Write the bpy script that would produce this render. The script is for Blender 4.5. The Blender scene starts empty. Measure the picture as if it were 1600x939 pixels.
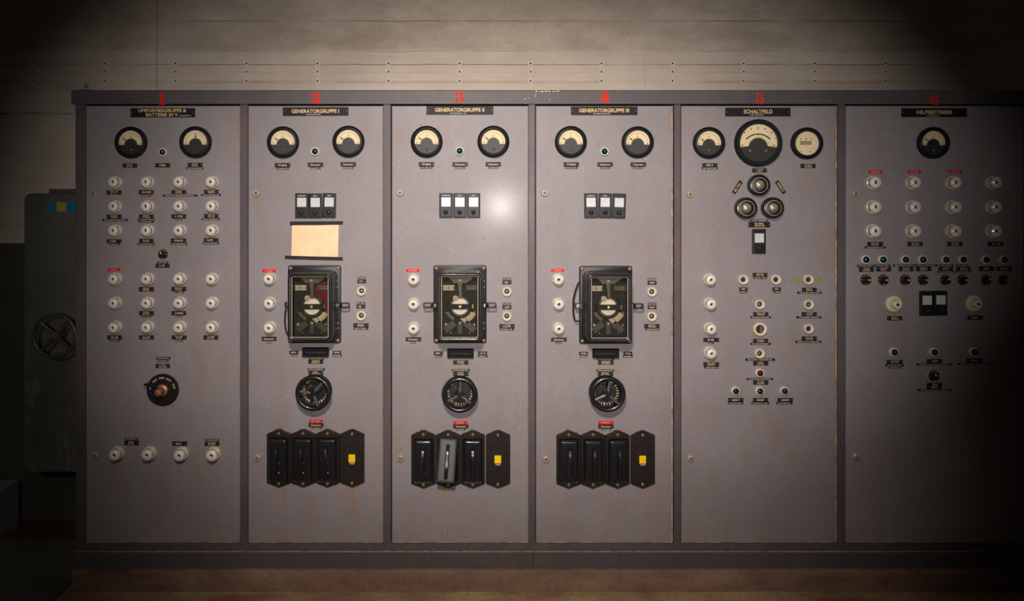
import bpy, math, random
from math import sin, cos, pi, radians
rnd = random.Random(7)
C = bpy.context.scene.collection
SC = bpy.context.scene

# ------------------------------------------------------------------ frame of reference
S = 0.00265            # metres per photo pixel on the front plane of the switchboard
D = 3.2                # camera distance from that plane
FX, FY = 735.0, 330.0  # photo pixel straight ahead of the camera
H = 1.558              # eye height
F = D / S
WALL_Y = 0.70

def X(px, h=0.0): return (px - FX) * S * (D - h) / D
def Z(py, h=0.0): return H - (py - FY) * S * (D - h) / D
def far(px, py, dist): return (px - FX) * dist / F, H - (py - FY) * dist / F

# ------------------------------------------------------------------ materials
M = {}
def new_mat(name):
    m = bpy.data.materials.new(name); m.use_nodes = True
    nt = m.node_tree
    b = nt.nodes['Principled BSDF']
    M[name] = m
    return m, nt, b
def simple(name, col, rough=0.5, metal=0.0, spec=0.5, coat=0.0, var=0.0, vscale=60):
    m, nt, b = new_mat(name)
    b.inputs['Base Color'].default_value = (*col, 1)
    b.inputs['Roughness'].default_value = rough
    b.inputs['Metallic'].default_value = metal
    b.inputs['Specular IOR Level'].default_value = spec
    b.inputs['Coat Weight'].default_value = coat
    if var:
        tc = nt.nodes.new('ShaderNodeTexCoord'); nz = nt.nodes.new('ShaderNodeTexNoise')
        nz.inputs['Scale'].default_value = vscale; nz.inputs['Detail'].default_value = 5
        nt.links.new(tc.outputs['Object'], nz.inputs['Vector'])
        r = nt.nodes.new('ShaderNodeValToRGB')
        r.color_ramp.elements[0].position = 0.3; r.color_ramp.elements[1].position = 0.7
        r.color_ramp.elements[0].color = (*[c * (1 - var) for c in col], 1)
        r.color_ramp.elements[1].color = (*[min(1, c * (1 + var)) for c in col], 1)
        nt.links.new(nz.outputs['Fac'], r.inputs['Fac'])
        nt.links.new(r.outputs['Color'], b.inputs['Base Color'])
    return m

class NT:
    """little helper for building math in a node tree"""
    def __init__(s, nt): s.nt = nt; s.L = nt.links
    def node(s, t): return s.nt.nodes.new(t)
    def m(s, op, a, b=None, c=None):
        n = s.node('ShaderNodeMath'); n.operation = op
        for i, v in enumerate((a, b, c)):
            if v is None: continue
            if isinstance(v, (int, float)): n.inputs[i].default_value = v
            else: s.L.new(v, n.inputs[i])
        return n.outputs[0]
    def mix(s, fac, a, b, blend='MIX'):
        n = s.node('ShaderNodeMix'); n.data_type = 'RGBA'; n.blend_type = blend
        for sock, v in ((n.inputs[0], fac), (n.inputs[6], a), (n.inputs[7], b)):
            if isinstance(v, (int, float)): sock.default_value = v
            elif isinstance(v, tuple): sock.default_value = (*v, 1)
            else: s.L.new(v, sock)
        return n.outputs[2]
    def ramp(s, fac, stops):
        n = s.node('ShaderNodeValToRGB'); s.L.new(fac, n.inputs['Fac'])
        e = n.color_ramp.elements
        while len(e) < len(stops): e.new(0.5)
        for i, (p, c) in enumerate(stops):
            e[i].position = p
            e[i].color = (*c, 1) if isinstance(c, tuple) else (c, c, c, 1)
        return n.outputs['Color']
    def coord(s, scale=(1, 1, 1), off=(0, 0, 0), world=True):
        if world:
            g = s.node('ShaderNodeNewGeometry'); v = g.outputs['Position']
        else:
            g = s.node('ShaderNodeTexCoord'); v = g.outputs['Object']
        mp = s.node('ShaderNodeMapping'); mp.inputs['Scale'].default_value = scale
        mp.inputs['Location'].default_value = off
        s.L.new(v, mp.inputs['Vector'])
        return mp.outputs['Vector']
    def noise(s, v, scale, detail=4, rough=0.55):
        n = s.node('ShaderNodeTexNoise'); s.L.new(v, n.inputs['Vector'])
        n.inputs['Scale'].default_value = scale; n.inputs['Detail'].default_value = detail
        n.inputs['Roughness'].default_value = rough
        return n.outputs['Fac']
    def voro(s, v, scale):
        n = s.node('ShaderNodeTexVoronoi'); s.L.new(v, n.inputs['Vector']); n.inputs['Scale'].default_value = scale
        return n.outputs['Distance'], n.outputs['Color']
    def bump(s, hgt, strength, dist, b):
        n = s.node('ShaderNodeBump'); n.inputs['Strength'].default_value = strength; n.inputs['Distance'].default_value = dist
        s.L.new(hgt, n.inputs['Height']); s.L.new(n.outputs['Normal'], b.inputs['Normal'])
    def sep(s, v):
        n = s.node('ShaderNodeSeparateXYZ'); s.L.new(v, n.inputs[0]); return n.outputs

def spots(t, v, scale, size, keep):
    """mask of scattered round specks: cell scale, largest radius, share of the cells that carry one"""
    d, c = t.voro(v, scale)
    r = t.sep(c)
    rad = t.m('MULTIPLY', r[0], size)
    a = t.m('LESS_THAN', d, rad)
    return t.m('MULTIPLY', a, t.m('LESS_THAN', r[1], keep))

def paint(name, col, rough, rust_amt, chips=0.06, bump=0.12, coat=0.05):
    m, nt, b = new_mat(name)
    t = NT(nt)
    v = t.coord(); fine = t.noise(v, 260, 3); broad = t.noise(v, 3.0, 6); mid = t.noise(v, 22, 5)
    base = t.mix(t.ramp(broad, [(0.3, 0.0), (0.7, 1.0)]), tuple(c * 0.90 for c in col), tuple(c * 1.08 for c in col))
    base = t.mix(t.m('MULTIPLY', t.ramp(fine, [(0.35, 0.0), (0.65, 1.0)]), 0.22), base, tuple(c * 0.62 for c in col))
    # rust specks gather in drifting patches and lower down the sheet
    z = t.sep(v)[2]
    patch = t.ramp(t.noise(v, 5.0, 3), [(0.38, 0.0), (0.62, 1.0)])
    low = t.m('SUBTRACT', 1.35, t.m('MULTIPLY', z, 0.62))
    d, c = t.voro(t.coord(off=(3.1, 0, 1.7)), 38); r = t.sep(c)
    wob = t.m('ADD', d, t.m('MULTIPLY', t.m('SUBTRACT', mid, 0.5), 0.35))
    keep = t.m('MULTIPLY', t.m('ADD', t.m('MULTIPLY', patch, 0.6), 0.16), t.m('MULTIPLY', low, rust_amt * 1.35))
    def soft(dist, rad):
        q = t.m('SUBTRACT', 1.0, t.m('DIVIDE', dist, t.m('ADD', rad, 0.02)))
        q = t.m('MULTIPLY', q, 2.2); n = t.node('ShaderNodeClamp'); t.L.new(q, n.inputs[0]); return n.outputs[0]
    sp = t.m('MULTIPLY', soft(wob, t.m('MULTIPLY', t.m('MULTIPLY', r[0], r[0]), 0.20)), t.m('LESS_THAN', r[1], keep))
    d2, c2 = t.voro(t.coord(off=(1.3, 0, 5.2)), 95); r2 = t.sep(c2)
    sp2 = t.m('MULTIPLY', soft(d2, t.m('MULTIPLY', r2[0], 0.42)), t.m('LESS_THAN', r2[1], t.m('MULTIPLY', keep, 0.95)))
    rust = t.mix(r[2], (0.30, 0.145, 0.035), (0.42, 0.17, 0.05))
    base = t.mix(t.m('MULTIPLY', sp, 0.85), base, rust)
    base = t.mix(t.m('MULTIPLY', sp2, 0.7), base, (0.34, 0.16, 0.05))
    stain = t.ramp(t.noise(t.coord((1, 1, 0.35)), 11, 6), [(0.50, 0.0), (0.72, 1.0)])
    base = t.mix(t.m('MULTIPLY', t.m('MULTIPLY', stain, rust_amt), 0.34), base, (0.27, 0.17, 0.105))
    grime = t.ramp(t.noise(t.coord((1, 1, 0.8), (7, 0, 3)), 46, 5, 0.7), [(0.52, 0.0), (0.68, 1.0)])
    base = t.mix(t.m('MULTIPLY', grime, 0.22), base, tuple(c * 0.62 for c in (col[0] * 1.15, col[1], col[2] * 0.8)))
    ch = spots(t, t.coord(off=(9.1, 0, 2.2)), 46, 0.095, chips * 0.6)
    base = t.mix(t.m('MULTIPLY', ch, 0.8), base, (0.62, 0.58, 0.54))
    nt.links.new(base, b.inputs['Base Color'])
    b.inputs['Specular IOR Level'].default_value = 0.25; b.inputs['Coat Weight'].default_value = coat; b.inputs['Coat Roughness'].default_value = 0.15
    rr = t.m('ADD', rough, t.m('MULTIPLY', t.m('ADD', sp, t.m('SUBTRACT', mid, 0.5)), 0.14))
    nt.links.new(rr, b.inputs['Roughness'])
    t.bump(t.m('ADD', fine, t.m('MULTIPLY', mid, 0.6)), bump, 0.002, b)
    return m

paint('panel_paint', (0.275, 0.252, 0.262), 0.45, 1.0)
paint('frame_paint', (0.105, 0.088, 0.098), 0.42, 0.5, 0.10)
paint('header_paint', (0.098, 0.086, 0.092), 0.45, 0.35, 0.16)
paint('kick_paint', (0.095, 0.085, 0.092), 0.45, 0.2, 0.06)
simple('worn_lit_edge', (0.42, 0.29, 0.19), 0.6, var=0.45, vscale=30)
simple('dark_inside', (0.012, 0.011, 0.012), 0.9)
simple('porcelain', (0.80, 0.74, 0.64), 0.22, coat=0.3, var=0.05, vscale=40)
simple('old_porcelain', (0.72, 0.64, 0.54), 0.35, var=0.12, vscale=60)
simple('lock_metal', (0.55, 0.42, 0.30), 0.45, metal=0.3, var=0.2, vscale=150)
simple('bakelite', (0.012, 0.012, 0.013), 0.27, coat=0.3)
simple('bakelite_matt', (0.013, 0.012, 0.013), 0.4, spec=0.35)
simple('slot_black', (0.007, 0.0062, 0.006), 0.6, spec=0.12)
simple('sheen_grey', (0.070, 0.075, 0.082), 0.5, spec=0.4, var=0.1, vscale=40)  # grey of light reflected off the tilted cover, put into its colour
simple('bakelite_brown', (0.018, 0.013, 0.011), 0.5, spec=0.22, var=0.3, vscale=90)
simple('meter_black', (0.011, 0.012, 0.015), 0.42, spec=0.28)
simple('meter_lower', (0.022, 0.021, 0.020), 0.5, var=0.5, vscale=120)
simple('dial_cream', (0.82, 0.69, 0.46), 0.7, var=0.06, vscale=50)
simple('ink', (0.012, 0.011, 0.010), 0.7)
simple('plate_black', (0.010, 0.010, 0.011), 0.5, spec=0.2)
simple('gold_letter', (0.72, 0.50, 0.24), 0.55)
simple('white_letter', (0.62, 0.62, 0.62), 0.6)
simple('red_tape', (0.70, 0.006, 0.010), 0.5, spec=0.12)
simple('pink_letter', (0.85, 0.35, 0.32), 0.6)
simple('numeral_red', (0.85, 0.016, 0.006), 0.6, spec=0.1, var=0.12, vscale=90)
simple('brass', (0.55, 0.36, 0.16), 0.35, metal=0.85, var=0.15, vscale=200)
simple('copper_screw', (0.24, 0.145, 0.09), 0.5, metal=0.5, var=0.3, vscale=300)
simple('steel_bright', (0.62, 0.58, 0.52), 0.3, metal=0.9)
simple('bronze_knob', (0.38, 0.19, 0.09), 0.42, metal=0.5, var=0.3, vscale=80)
simple('window_grey', (0.58, 0.60, 0.58), 0.25, var=0.08, vscale=60)
simple('paper', (0.95, 0.65, 0.39), 0.85, var=0.10, vscale=18)
simple('tape_black', (0.014, 0.013, 0.013), 0.5, spec=0.25)
simple('olive_tape', (0.25, 0.22, 0.06), 0.7, var=0.15, vscale=60)
simple('yellow', (0.95, 0.62, 0.005), 0.6, spec=0.1)
simple('yellow_ring', (0.72, 0.55, 0.06), 0.45)
simple('relay_cream', (0.40, 0.32, 0.23), 0.5, var=0.2, vscale=90)
simple('relay_grey', (0.085, 0.072, 0.055), 0.5, metal=0.2, var=0.3, vscale=90)
simple('bulb_grey', (0.34, 0.31, 0.25), 0.3, coat=0.5)
simple('relay_dark', (0.016, 0.0155, 0.0145), 0.6, spec=0.25, var=0.3, vscale=60)
simple('arm_dark', (0.045, 0.043, 0.040), 0.45, metal=0.2, var=0.2, vscale=90)
simple('relay_red', (0.10, 0.008, 0.010), 0.5, spec=0.2)
simple('dull_metal', (0.11, 0.104, 0.098), 0.32, metal=0.3, var=0.2, vscale=90)
simple('rust_bloom', (0.25, 0.12, 0.055), 0.85, var=0.4, vscale=120)
simple('rust_stain', (0.36, 0.17, 0.035), 0.8, var=0.3, vscale=120)
simple('blue_tape', (0.01, 0.20, 0.34), 0.5)
simple('yellow_tape', (0.45, 0.38, 0.01), 0.5)
simple('hub_rust', (0.16, 0.09, 0.06), 0.6, var=0.3, vscale=60)
simple('block_grey', (0.30, 0.29, 0.27), 0.8, var=0.12, vscale=15)
def gem(name, col):
    m, nt, b = new_mat(name)
    b.inputs['Base Color'].default_value = (*col, 1); b.inputs['Roughness'].default_value = 0.08
    b.inputs['Coat Weight'].default_value = 0.6; b.inputs['Coat Roughness'].default_value = 0.05
gem('gem_green', (0.004, 0.028, 0.024)); gem('gem_red', (0.12, 0.006, 0.010))
def pane(name, tint, refl, rough=0.06):
    m, nt, b = new_mat(name)
    nt.nodes.remove(b)
    out = nt.nodes['Material Output']
    tr = nt.nodes.new('ShaderNodeBsdfTransparent'); tr.inputs[0].default_value = (*tint, 1)
    gl = nt.nodes.new('ShaderNodeBsdfGlossy'); gl.inputs['Roughness'].default_value = rough
    lw = nt.nodes.new('ShaderNodeFresnel'); lw.inputs['IOR'].default_value = refl
    mx = nt.nodes.new('ShaderNodeMixShader')
    nt.links.new(lw.outputs[0], mx.inputs[0]); nt.links.new(tr.outputs[0], mx.inputs[1]); nt.links.new(gl.outputs[0], mx.inputs[2])
    nt.links.new(mx.outputs[0], out.inputs[0])
pane('glass', (0.93, 0.93, 0.90), 1.45)
pane('glass_smoky', (0.86, 0.85, 0.80), 1.75, 0.22)

# concrete wall: board marks, red setting-out lines, tie holes, grey-green painted dado
def make_wall_mat():
    m, nt, b = new_mat('board_marked_concrete'); t = NT(nt)
    g = t.coord(); x, y, z = t.sep(g)
    DW = D + WALL_Y
    zz = lambda py: H - (py - FY) * DW / F
    xx = lambda px: (px - FX) * DW / F
    streak = t.noise(t.coord((1.0, 1, 9)), 1.6, 8, 0.6); blot = t.noise(t.coord((0.8, 1, 1.3)), 3.0, 8, 0.65); fine = t.noise(g, 60, 5)
    col = t.mix(t.ramp(streak, [(0.25, 0.0), (0.75, 1.0)]), (0.61, 0.52, 0.425), (0.72, 0.62, 0.51))
    col = t.mix(t.m('MULTIPLY', t.ramp(blot, [(0.36, 1.0), (0.60, 0.0)]), 0.62), col, (0.40, 0.33, 0.26))
    col = t.mix(t.m('MULTIPLY', t.ramp(t.noise(t.coord((0.7, 1, 2.5), (3, 0, 6)), 4.5, 9, 0.7), [(0.48, 0.0), (0.66, 1.0)]), 0.42), col, (0.42, 0.33, 0.24))
    col = t.mix(t.m('MULTIPLY', t.ramp(fine, [(0.3, 1.0), (0.5, 0.0)]), 0.22), col, (0.28, 0.23, 0.18))
    low = t.m('LESS_THAN', z, zz(78))  # paler lower course; part of the brightness above the cabinets is painted here
    col = t.mix(t.m('MULTIPLY', low, 0.50), col, t.mix(t.ramp(streak, [(0.25, 0.0), (0.75, 1.0)]), (0.72, 0.63, 0.53), (0.84, 0.75, 0.64)))
    wob = t.m('MULTIPLY', t.m('SUBTRACT', t.noise(t.coord((1, 1, 0.01)), 3.0, 4), 0.5), 0.012)
    brk = t.noise(t.coord((1, 1, 0.2), (4, 0, 0)), 2.2, 5)
    def line(py, w, c, k, lo=0.42, hi=0.55):
        nonlocal col
        d = t.m('ABSOLUTE', t.m('SUBTRACT', t.m('ADD', z, wob), zz(py)))
        mk = t.m('MULTIPLY', t.m('LESS_THAN', d, w), t.ramp(brk, [(lo, 0.15), (hi, 1.0)]))
        col = t.mix(t.m('MULTIPLY', mk, k), col, c)
    dk = (0.10, 0.08, 0.065)
    for py, w, k in ((33, 0.0024, 0.6), (80, 0.0018, 0.5), (129, 0.0018, 0.5), (177.5, 0.0045, 0.95), (238, 0.0018, 0.5), (285, 0.0018, 0.5), (352, 0.002, 0.5)):  # board joints; the widest one paints in a dark shadow line
        line(py, w, dk, k)
    for py, w, k, lo in ((101, 0.0021, 1.1, 0.34), (113, 0.0015, 0.6, 0.45), (126.5, 0.0016, 0.6, 0.42)):
        line(py, w, (0.42, 0.10, 0.07), k * 0.8, lo, lo + 0.2)
    # vertical pour joints
    for px in (247, 1010):
        d = t.m('ABSOLUTE', t.m('SUBTRACT', x, xx(px) - 0.006))
        col = t.mix(t.m('MULTIPLY', t.m('LESS_THAN', d, 0.0028), 0.6 if px < 500 else 0.15), col, (0.22, 0.18, 0.14))
        d = t.m('ABSOLUTE', t.m('SUBTRACT', x, xx(px)))
        col = t.mix(t.m('MULTIPLY', t.m('LESS_THAN', d, 0.003), 0.5 if px < 500 else 0.18), col, (0.64, 0.56, 0.47))
    # tie holes on a regular pitch, with a paler patch down each set of three
    pit = 111 * DW / F
    u = t.m('SUBTRACT', t.m('MULTIPLY', t.m('FRACT', t.m('DIVIDE', t.m('SUBTRACT', x, xx(718 - 55.5)), pit)), pit), pit * 0.5)
    inx = t.m('LESS_THAN', t.m('ABSOLUTE', u), 0.010)
    inz = t.m('LESS_THAN', t.m('ABSOLUTE', t.m('SUBTRACT', z, zz(113))), 0.060)
    col = t.mix(t.m('MULTIPLY', t.m('MULTIPLY', inx, inz), 0.25), col, (0.78, 0.70, 0.60))
    for py in (99, 112, 126.5):
        dz = t.m('SUBTRACT', z, zz(py))
        rr = t.m('SQRT', t.m('ADD', t.m('MULTIPLY', u, u), t.m('MULTIPLY', dz, dz)))
        col = t.mix(t.m('MULTIPLY', t.m('LESS_THAN', rr, 0.013), 0.5), col, (0.80, 0.72, 0.61))
        col = t.mix(t.m('LESS_THAN', rr, 0.0047), col, (0.05, 0.042, 0.035))
    pores = spots(t, t.coord(off=(2, 0, 8)), 14, 0.075, 0.35)
    col = t.mix(t.m('MULTIPLY', pores, 0.8), col, (0.08, 0.065, 0.05))
    dado = t.m('LESS_THAN', t.m('ADD', z, t.m('MULTIPLY', wob, 0.3)), zz(380))
    col = t.mix(dado, col, t.mix(t.ramp(blot, [(0.3, 0.0), (0.7, 1.0)]), (0.060, 0.062, 0.050), (0.095, 0.095, 0.078)))
    nt.links.new(col, b.inputs['Base Color']); b.inputs['Roughness'].default_value = 0.85
    b.inputs['Specular IOR Level'].default_value = 0.2
    t.bump(t.m('ADD', streak, t.m('MULTIPLY', fine, 0.35)), 0.35, 0.006, b)
make_wall_mat()

def make_floor_mats():
    for nm, kind in (('curb_concrete', 0), ('floor_concrete', 1)):
        m, nt, b = new_mat(nm); t = NT(nt)
        g = t.coord(); x, y, z = t.sep(g)
        n1 = t.noise(t.coord((1, 1, 3)), 3.2, 7, 0.6); n2 = t.noise(t.coord((0.6, 2.2, 2), (5, 1, 0)), 4.0, 6); n3 = t.noise(g, 45, 4)
        if kind == 0:
            col = t.mix(t.ramp(n1, [(0.3, 0.0), (0.7, 1.0)]), (0.12, 0.058, 0.040), (0.25, 0.155, 0.10))
            col = t.mix(t.m('MULTIPLY', t.ramp(n2, [(0.5, 0.0), (0.68, 1.0)]), 0.55), col, (0.26, 0.17, 0.10))
        else:
            col = t.mix(t.ramp(n1, [(0.32, 0.0), (0.68, 1.0)]), (0.25, 0.15, 0.09), (0.46, 0.33, 0.19))
            col = t.mix(t.m('MULTIPLY', t.ramp(n2, [(0.48, 0.0), (0.62, 1.0)]), 0.6), col, (0.21, 0.065, 0.045))
            col = t.mix(t.m('MULTIPLY', t.ramp(t.noise(g, 1.7, 4), [(0.5, 0.0), (0.62, 1.0)]), 0.5), col, (0.44, 0.36, 0.14))
            left = t.m('LESS_THAN', t.m('ADD', x, t.m('MULTIPLY', t.m('SUBTRACT', n1, 0.5), 0.03)), -1.67)
            col = t.mix(left, col, t.mix(n1, (0.10, 0.09, 0.075), (0.17, 0.15, 0.125)))
            edge = t.m('LESS_THAN', t.m('ABSOLUTE', t.m('ADD', x, 1.675)), 0.012)
            col = t.mix(t.m('MULTIPLY', edge, 0.8), col, (0.10, 0.035, 0.02))
            back = t.m('MULTIPLY', t.m('GREATER_THAN', y, 0.47), left)
            col = t.mix(back, col, (0.10, 0.030, 0.022))
        col = t.mix(t.m('MULTIPLY', t.ramp(n3, [(0.3, 1.0), (0.5, 0.0)]), 0.35), col, (0.07, 0.045, 0.03))
        nt.links.new(col, b.inputs['Base Color']); b.inputs['Roughness'].default_value = 0.8
        t.bump(t.m('ADD', n1, n3), 0.4, 0.006, b)
make_floor_mats()

def make_hatch_mat():
    m, nt, b = new_mat('hatch_steel'); t = NT(nt)
    g = t.coord(); n = t.noise(g, 5, 7, 0.65); z = t.sep(g)[2]
    col = t.mix(t.ramp(n, [(0.3, 0.0), (0.72, 1.0)]), (0.085, 0.085, 0.075), (0.14, 0.135, 0.118))
    scuff = t.ramp(t.noise(t.coord((1, 1, 0.4), (2, 0, 1)), 9, 8, 0.7), [(0.5, 0.0), (0.72, 1.0)])
    low = t.ramp(t.m('MULTIPLY', z, 0.8), [(0.52, 1.0), (0.85, 0.0)])
    col = t.mix(t.m('MULTIPLY', t.m('MULTIPLY', scuff, low), 0.6), col, (0.36, 0.40, 0.44))
    nt.links.new(col, b.inputs['Base Color']); b.inputs['Roughness'].default_value = 0.55
make_hatch_mat()

# ------------------------------------------------------------------ mesh building
class MB:
    def __init__(s): s.v = []; s.f = []; s.mi = []
    def add(s, vs, fs, mi=0):
        o = len(s.v); s.v += vs; s.f += [tuple(o + i for i in f) for f in fs]; s.mi += [mi] * len(fs); return s
    def box(s, x0, x1, y0, y1, z0, z1, mi=0):
        vs = [(x, y, z) for x in (x0, x1) for y in (y0, y1) for z in (z0, z1)]
        return s.add(vs, [(0, 1, 3, 2), (4, 6, 7, 5), (0, 4, 5, 1), (2, 3, 7, 6), (0, 2, 6, 4), (1, 5, 7, 3)], mi)
    def loft(s, rings, cap_front=True, cap_back=False, mi=0):
        """rings: lists of (x, y, z), same length, from the back to the front (counter-clockwise seen from the front)"""
        n = len(rings[0]); vs = [p for r in rings for p in r]; fs = []
        for k in range(len(rings) - 1):
            for i in range(n):
                a, b2 = k * n + i, k * n + (i + 1) % n
                fs.append((a, b2, b2 + n, a + n))
        if cap_front: fs.append(tuple((len(rings) - 1) * n + i for i in range(n)))
        if cap_back: fs.append(tuple(reversed(range(n))))
        return s.add(vs, fs, mi)
    def lathe(s, prof, n=32, cx=0.0, cz=0.0, mi=0, closed=False, cap=True):
        """prof: (radius, height towards the viewer), turned about the viewing axis"""
        rings = [[(cx + max(r, 1e-5) * cos(2 * pi * i / n), -h, cz + max(r, 1e-5) * sin(2 * pi * i / n)) for i in range(n)] for r, h in prof]
        if closed:
            rings.append(rings[0]); return s.loft(rings, False, False, mi)
        return s.loft(rings, cap and prof[-1][0] > 1e-4, False, mi)
    def prism(s, pts, h0, h1, mi=0):
        """flat outline (x, z) pulled from height h0 to h1"""
        a = sum(pts[i][0] * pts[(i + 1) % len(pts)][1] - pts[(i + 1) % len(pts)][0] * pts[i][1] for i in range(len(pts)))
        if a < 0: pts = pts[::-1]
        return s.loft([[(x, -h0, z) for x, z in pts], [(x, -h1, z) for x, z in pts]], True, False, mi)
    def quad(s, x0, x1, z0, z1, h, mi=0):
        return s.add([(x0, -h, z0), (x1, -h, z0), (x1, -h, z1), (x0, -h, z1)], [(0, 1, 2, 3)], mi)
    def tube(s, path, r, n=10, mi=0):
        from mathutils import Vector
        P = [Vector(p) for p in path]; rings = []
        up = None
        for i, p in enumerate(P):
            d = (P[min(i + 1, len(P) - 1)] - P[max(i - 1, 0)]).normalized()
            if up is None:
                up = d.orthogonal().normalized()
            up = (up - d * up.dot(d)).normalized(); w = d.cross(up)
            rr = r[i] if isinstance(r, (list, tuple)) else r
            rings.append([tuple(p + up * rr * cos(2 * pi * k / n) + w * rr * sin(2 * pi * k / n)) for k in range(n)])
        return s.loft(rings, True, True, mi)
    def mesh(s, name, mats, smooth=30):
        me = bpy.data.meshes.new(name)
        me.from_pydata(s.v, [], s.f)
        for m in (mats if isinstance(mats, (list, tuple)) else [mats]): me.materials.append(M[m])
        if any(s.mi): me.polygons.foreach_set('material_index', s.mi)
        if smooth:
            me.polygons.foreach_set('use_smooth', [True] * len(me.polygons))
            me.set_sharp_from_angle(angle=radians(smooth))
        me.update(); return me

def rrect(w, h, r, y, cx=0.0, cz=0.0, k=5):
    """rounded rectangle ring, half sizes w and h"""
    r = max(min(r, w - 1e-5, h - 1e-5), 1e-5); out = []
    for (sx, sz, a0) in ((1, -1, -90), (1, 1, 0), (-1, 1, 90), (-1, -1, 180)):
        for i in range(k + 1):
            a = radians(a0 + 90 * i / k)
            out.append((cx + sx * (w - r) + r * cos(a), -y, cz + sz * (h - r) + r * sin(a)))
    return out
def rbox(mb, w, h, r, h0, h1, bev=0.0015, cx=0, cz=0, mi=0):
    return mb.loft([rrect(w, h, r, h0, cx, cz), rrect(w, h, r, h1 - bev, cx, cz), rrect(w - bev * .4, h - bev * .4, r, h1 - bev * .4, cx, cz), rrect(w - bev, h - bev, r, h1, cx, cz)], True, False, mi)

CACHE = {}
def cached(key, fn):
    if key not in CACHE: CACHE[key] = fn()
    return CACHE[key]

def part(name, me, parent, loc=(0, 0, 0), roty=0.0, label=None):
    o = bpy.data.objects.new(name, me); C.objects.link(o)
    if parent: o.parent = parent
    o.location = loc; o.rotation_euler = (0, roty, 0)
    if label: o['label'] = label
    return o
def tag(o, label, cat, group=None):
    o['label'] = label; o['category'] = cat
    if group: o['group'] = group
    return o
def thing(name, label, cat, loc, group=None, roty=0.0):
    o = bpy.data.objects.new(name, None); C.objects.link(o); o.empty_display_size = 0.02
    o.location = (loc[0], loc[1] - 0.0004 if loc[1] == 0 else loc[1], loc[2]); o.rotation_euler = (0, roty, 0)
    return tag(o, label, cat, group)
def struct(name, me, loc=(0, 0, 0)):
    o = part(name, me, None, loc); o['kind'] = 'structure'; return o

def text_mesh(txt, height, mat, align='CENTER', squash=1.0, bold=0.0):
    cu = bpy.data.curves.new('lettering', 'FONT'); cu.body = txt; cu.align_x = align; cu.align_y = 'CENTER'
    cu.size = height / 0.70; cu.offset = bold
    ob = bpy.data.objects.new('lettering', cu); C.objects.link(ob)
    bpy.context.view_layer.update()
    me = bpy.data.meshes.new_from_object(ob.evaluated_get(bpy.context.evaluated_depsgraph_get()))
    bpy.data.objects.remove(ob); bpy.data.curves.remove(cu)
    zs = [v.co.y for v in me.vertices]; mid = (min(zs) + max(zs)) / 2
    for v in me.vertices: v.co = (v.co.x * squash, 0, v.co.y - mid)
    me.materials.clear(); me.materials.append(M[mat]); me.update()
    return me

def strokes(mb, w, h, cx, cz, hh, r, mi=0):
    """worn engraved letters too small to read: little upright and cross strokes in a row"""
    x = -w / 2
    t = h * 0.22
    while x < w / 2 - h * 0.3:
        lw = h * r.uniform(0.5, 0.75)
        if r.random() < 0.08: x += lw * .8; continue
        mb.quad(cx + x, cx + x + t, cz - h / 2, cz + h / 2, hh, mi)
        for zc in (-h / 2, -t / 2, h / 2 - t):
            if r.random() < 0.55: mb.quad(cx + x + t, cx + x + lw, cz + zc, cz + zc + t, hh, mi)
        if r.random() < 0.5: mb.quad(cx + x + lw - t * .8, cx + x + lw, cz - h / 2, cz + h / 2, hh, mi)
        x += lw + h * 0.22
    return mb

# ------------------------------------------------------------------ the room
wall = MB().box(-5.0, 4.5, WALL_Y, WALL_Y + 0.25, 0, 3.1).mesh('wall_back', 'board_marked_concrete', 0)
struct('wall_back', wall)
struct('floor', MB().box(-5.0, 4.5, -4.5, WALL_Y, -0.2, 0.0).mesh('floor', 'floor_concrete', 0))
cz_top = Z(886)
cb = MB()
n = 60
prof = [(-0.035, 0.0), (-0.030, cz_top - 0.012), (-0.022, cz_top - 0.002), (-0.012, cz_top), (0.68, cz_top)]
xs = [X(118) + (X(1660) - X(118)) * i / n for i in range(n + 1)]
vs = []; fs = []
for i, x in enumerate(xs):
    j = rnd.uniform(-0.002, 0.002)
    for y, z in prof: vs.append((x, y + j, z))
for i in range(n):
    for k in range(len(prof) - 1):
        a = i * len(prof) + k; fs.append((a, a + len(prof), a + len(prof) + 1, a + 1))
fs.append(tuple(range(len(prof)))[::-1] )
cb.add(vs, fs)
struct('trim_1', cb.mesh('trim_1', 'curb_concrete', 40))

# ------------------------------------------------------------------ switchboard framework
WORD = ['one', 'two', 'three', 'four', 'five', 'six']
fw = thing('switchboard_framework', 'dark mauve steel framework of the whole switchboard with red stencilled numerals along its header', 'framework', (0, 0, cz_top))
def fpart(name, mb, mat, parent=fw, smooth=30):
    me = mb.mesh(name, mat, smooth); me.transform(__import__('mathutils').Matrix.Translation((0, 0, -cz_top)))
    return part(name, me, parent)
ZT, ZH, ZP, ZB, ZK = Z(141.5), Z(163), Z(165.5), Z(847), Z(860.5)
hb = MB()
y0 = -0.014
hb.loft([[(X(114), y, z) for y, z in ((y0, ZH), (0.66, ZH), (0.66, ZT), (y0 + 0.004, ZT), (y0, ZT - 0.004))],
         [(X(1650), y, z) for y, z in ((y0, ZH), (0.66, ZH), (0.66, ZT), (y0 + 0.004, ZT), (y0, ZT - 0.004))]], True, True)
header = fpart('top_rail', hb, 'header_paint')
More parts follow.
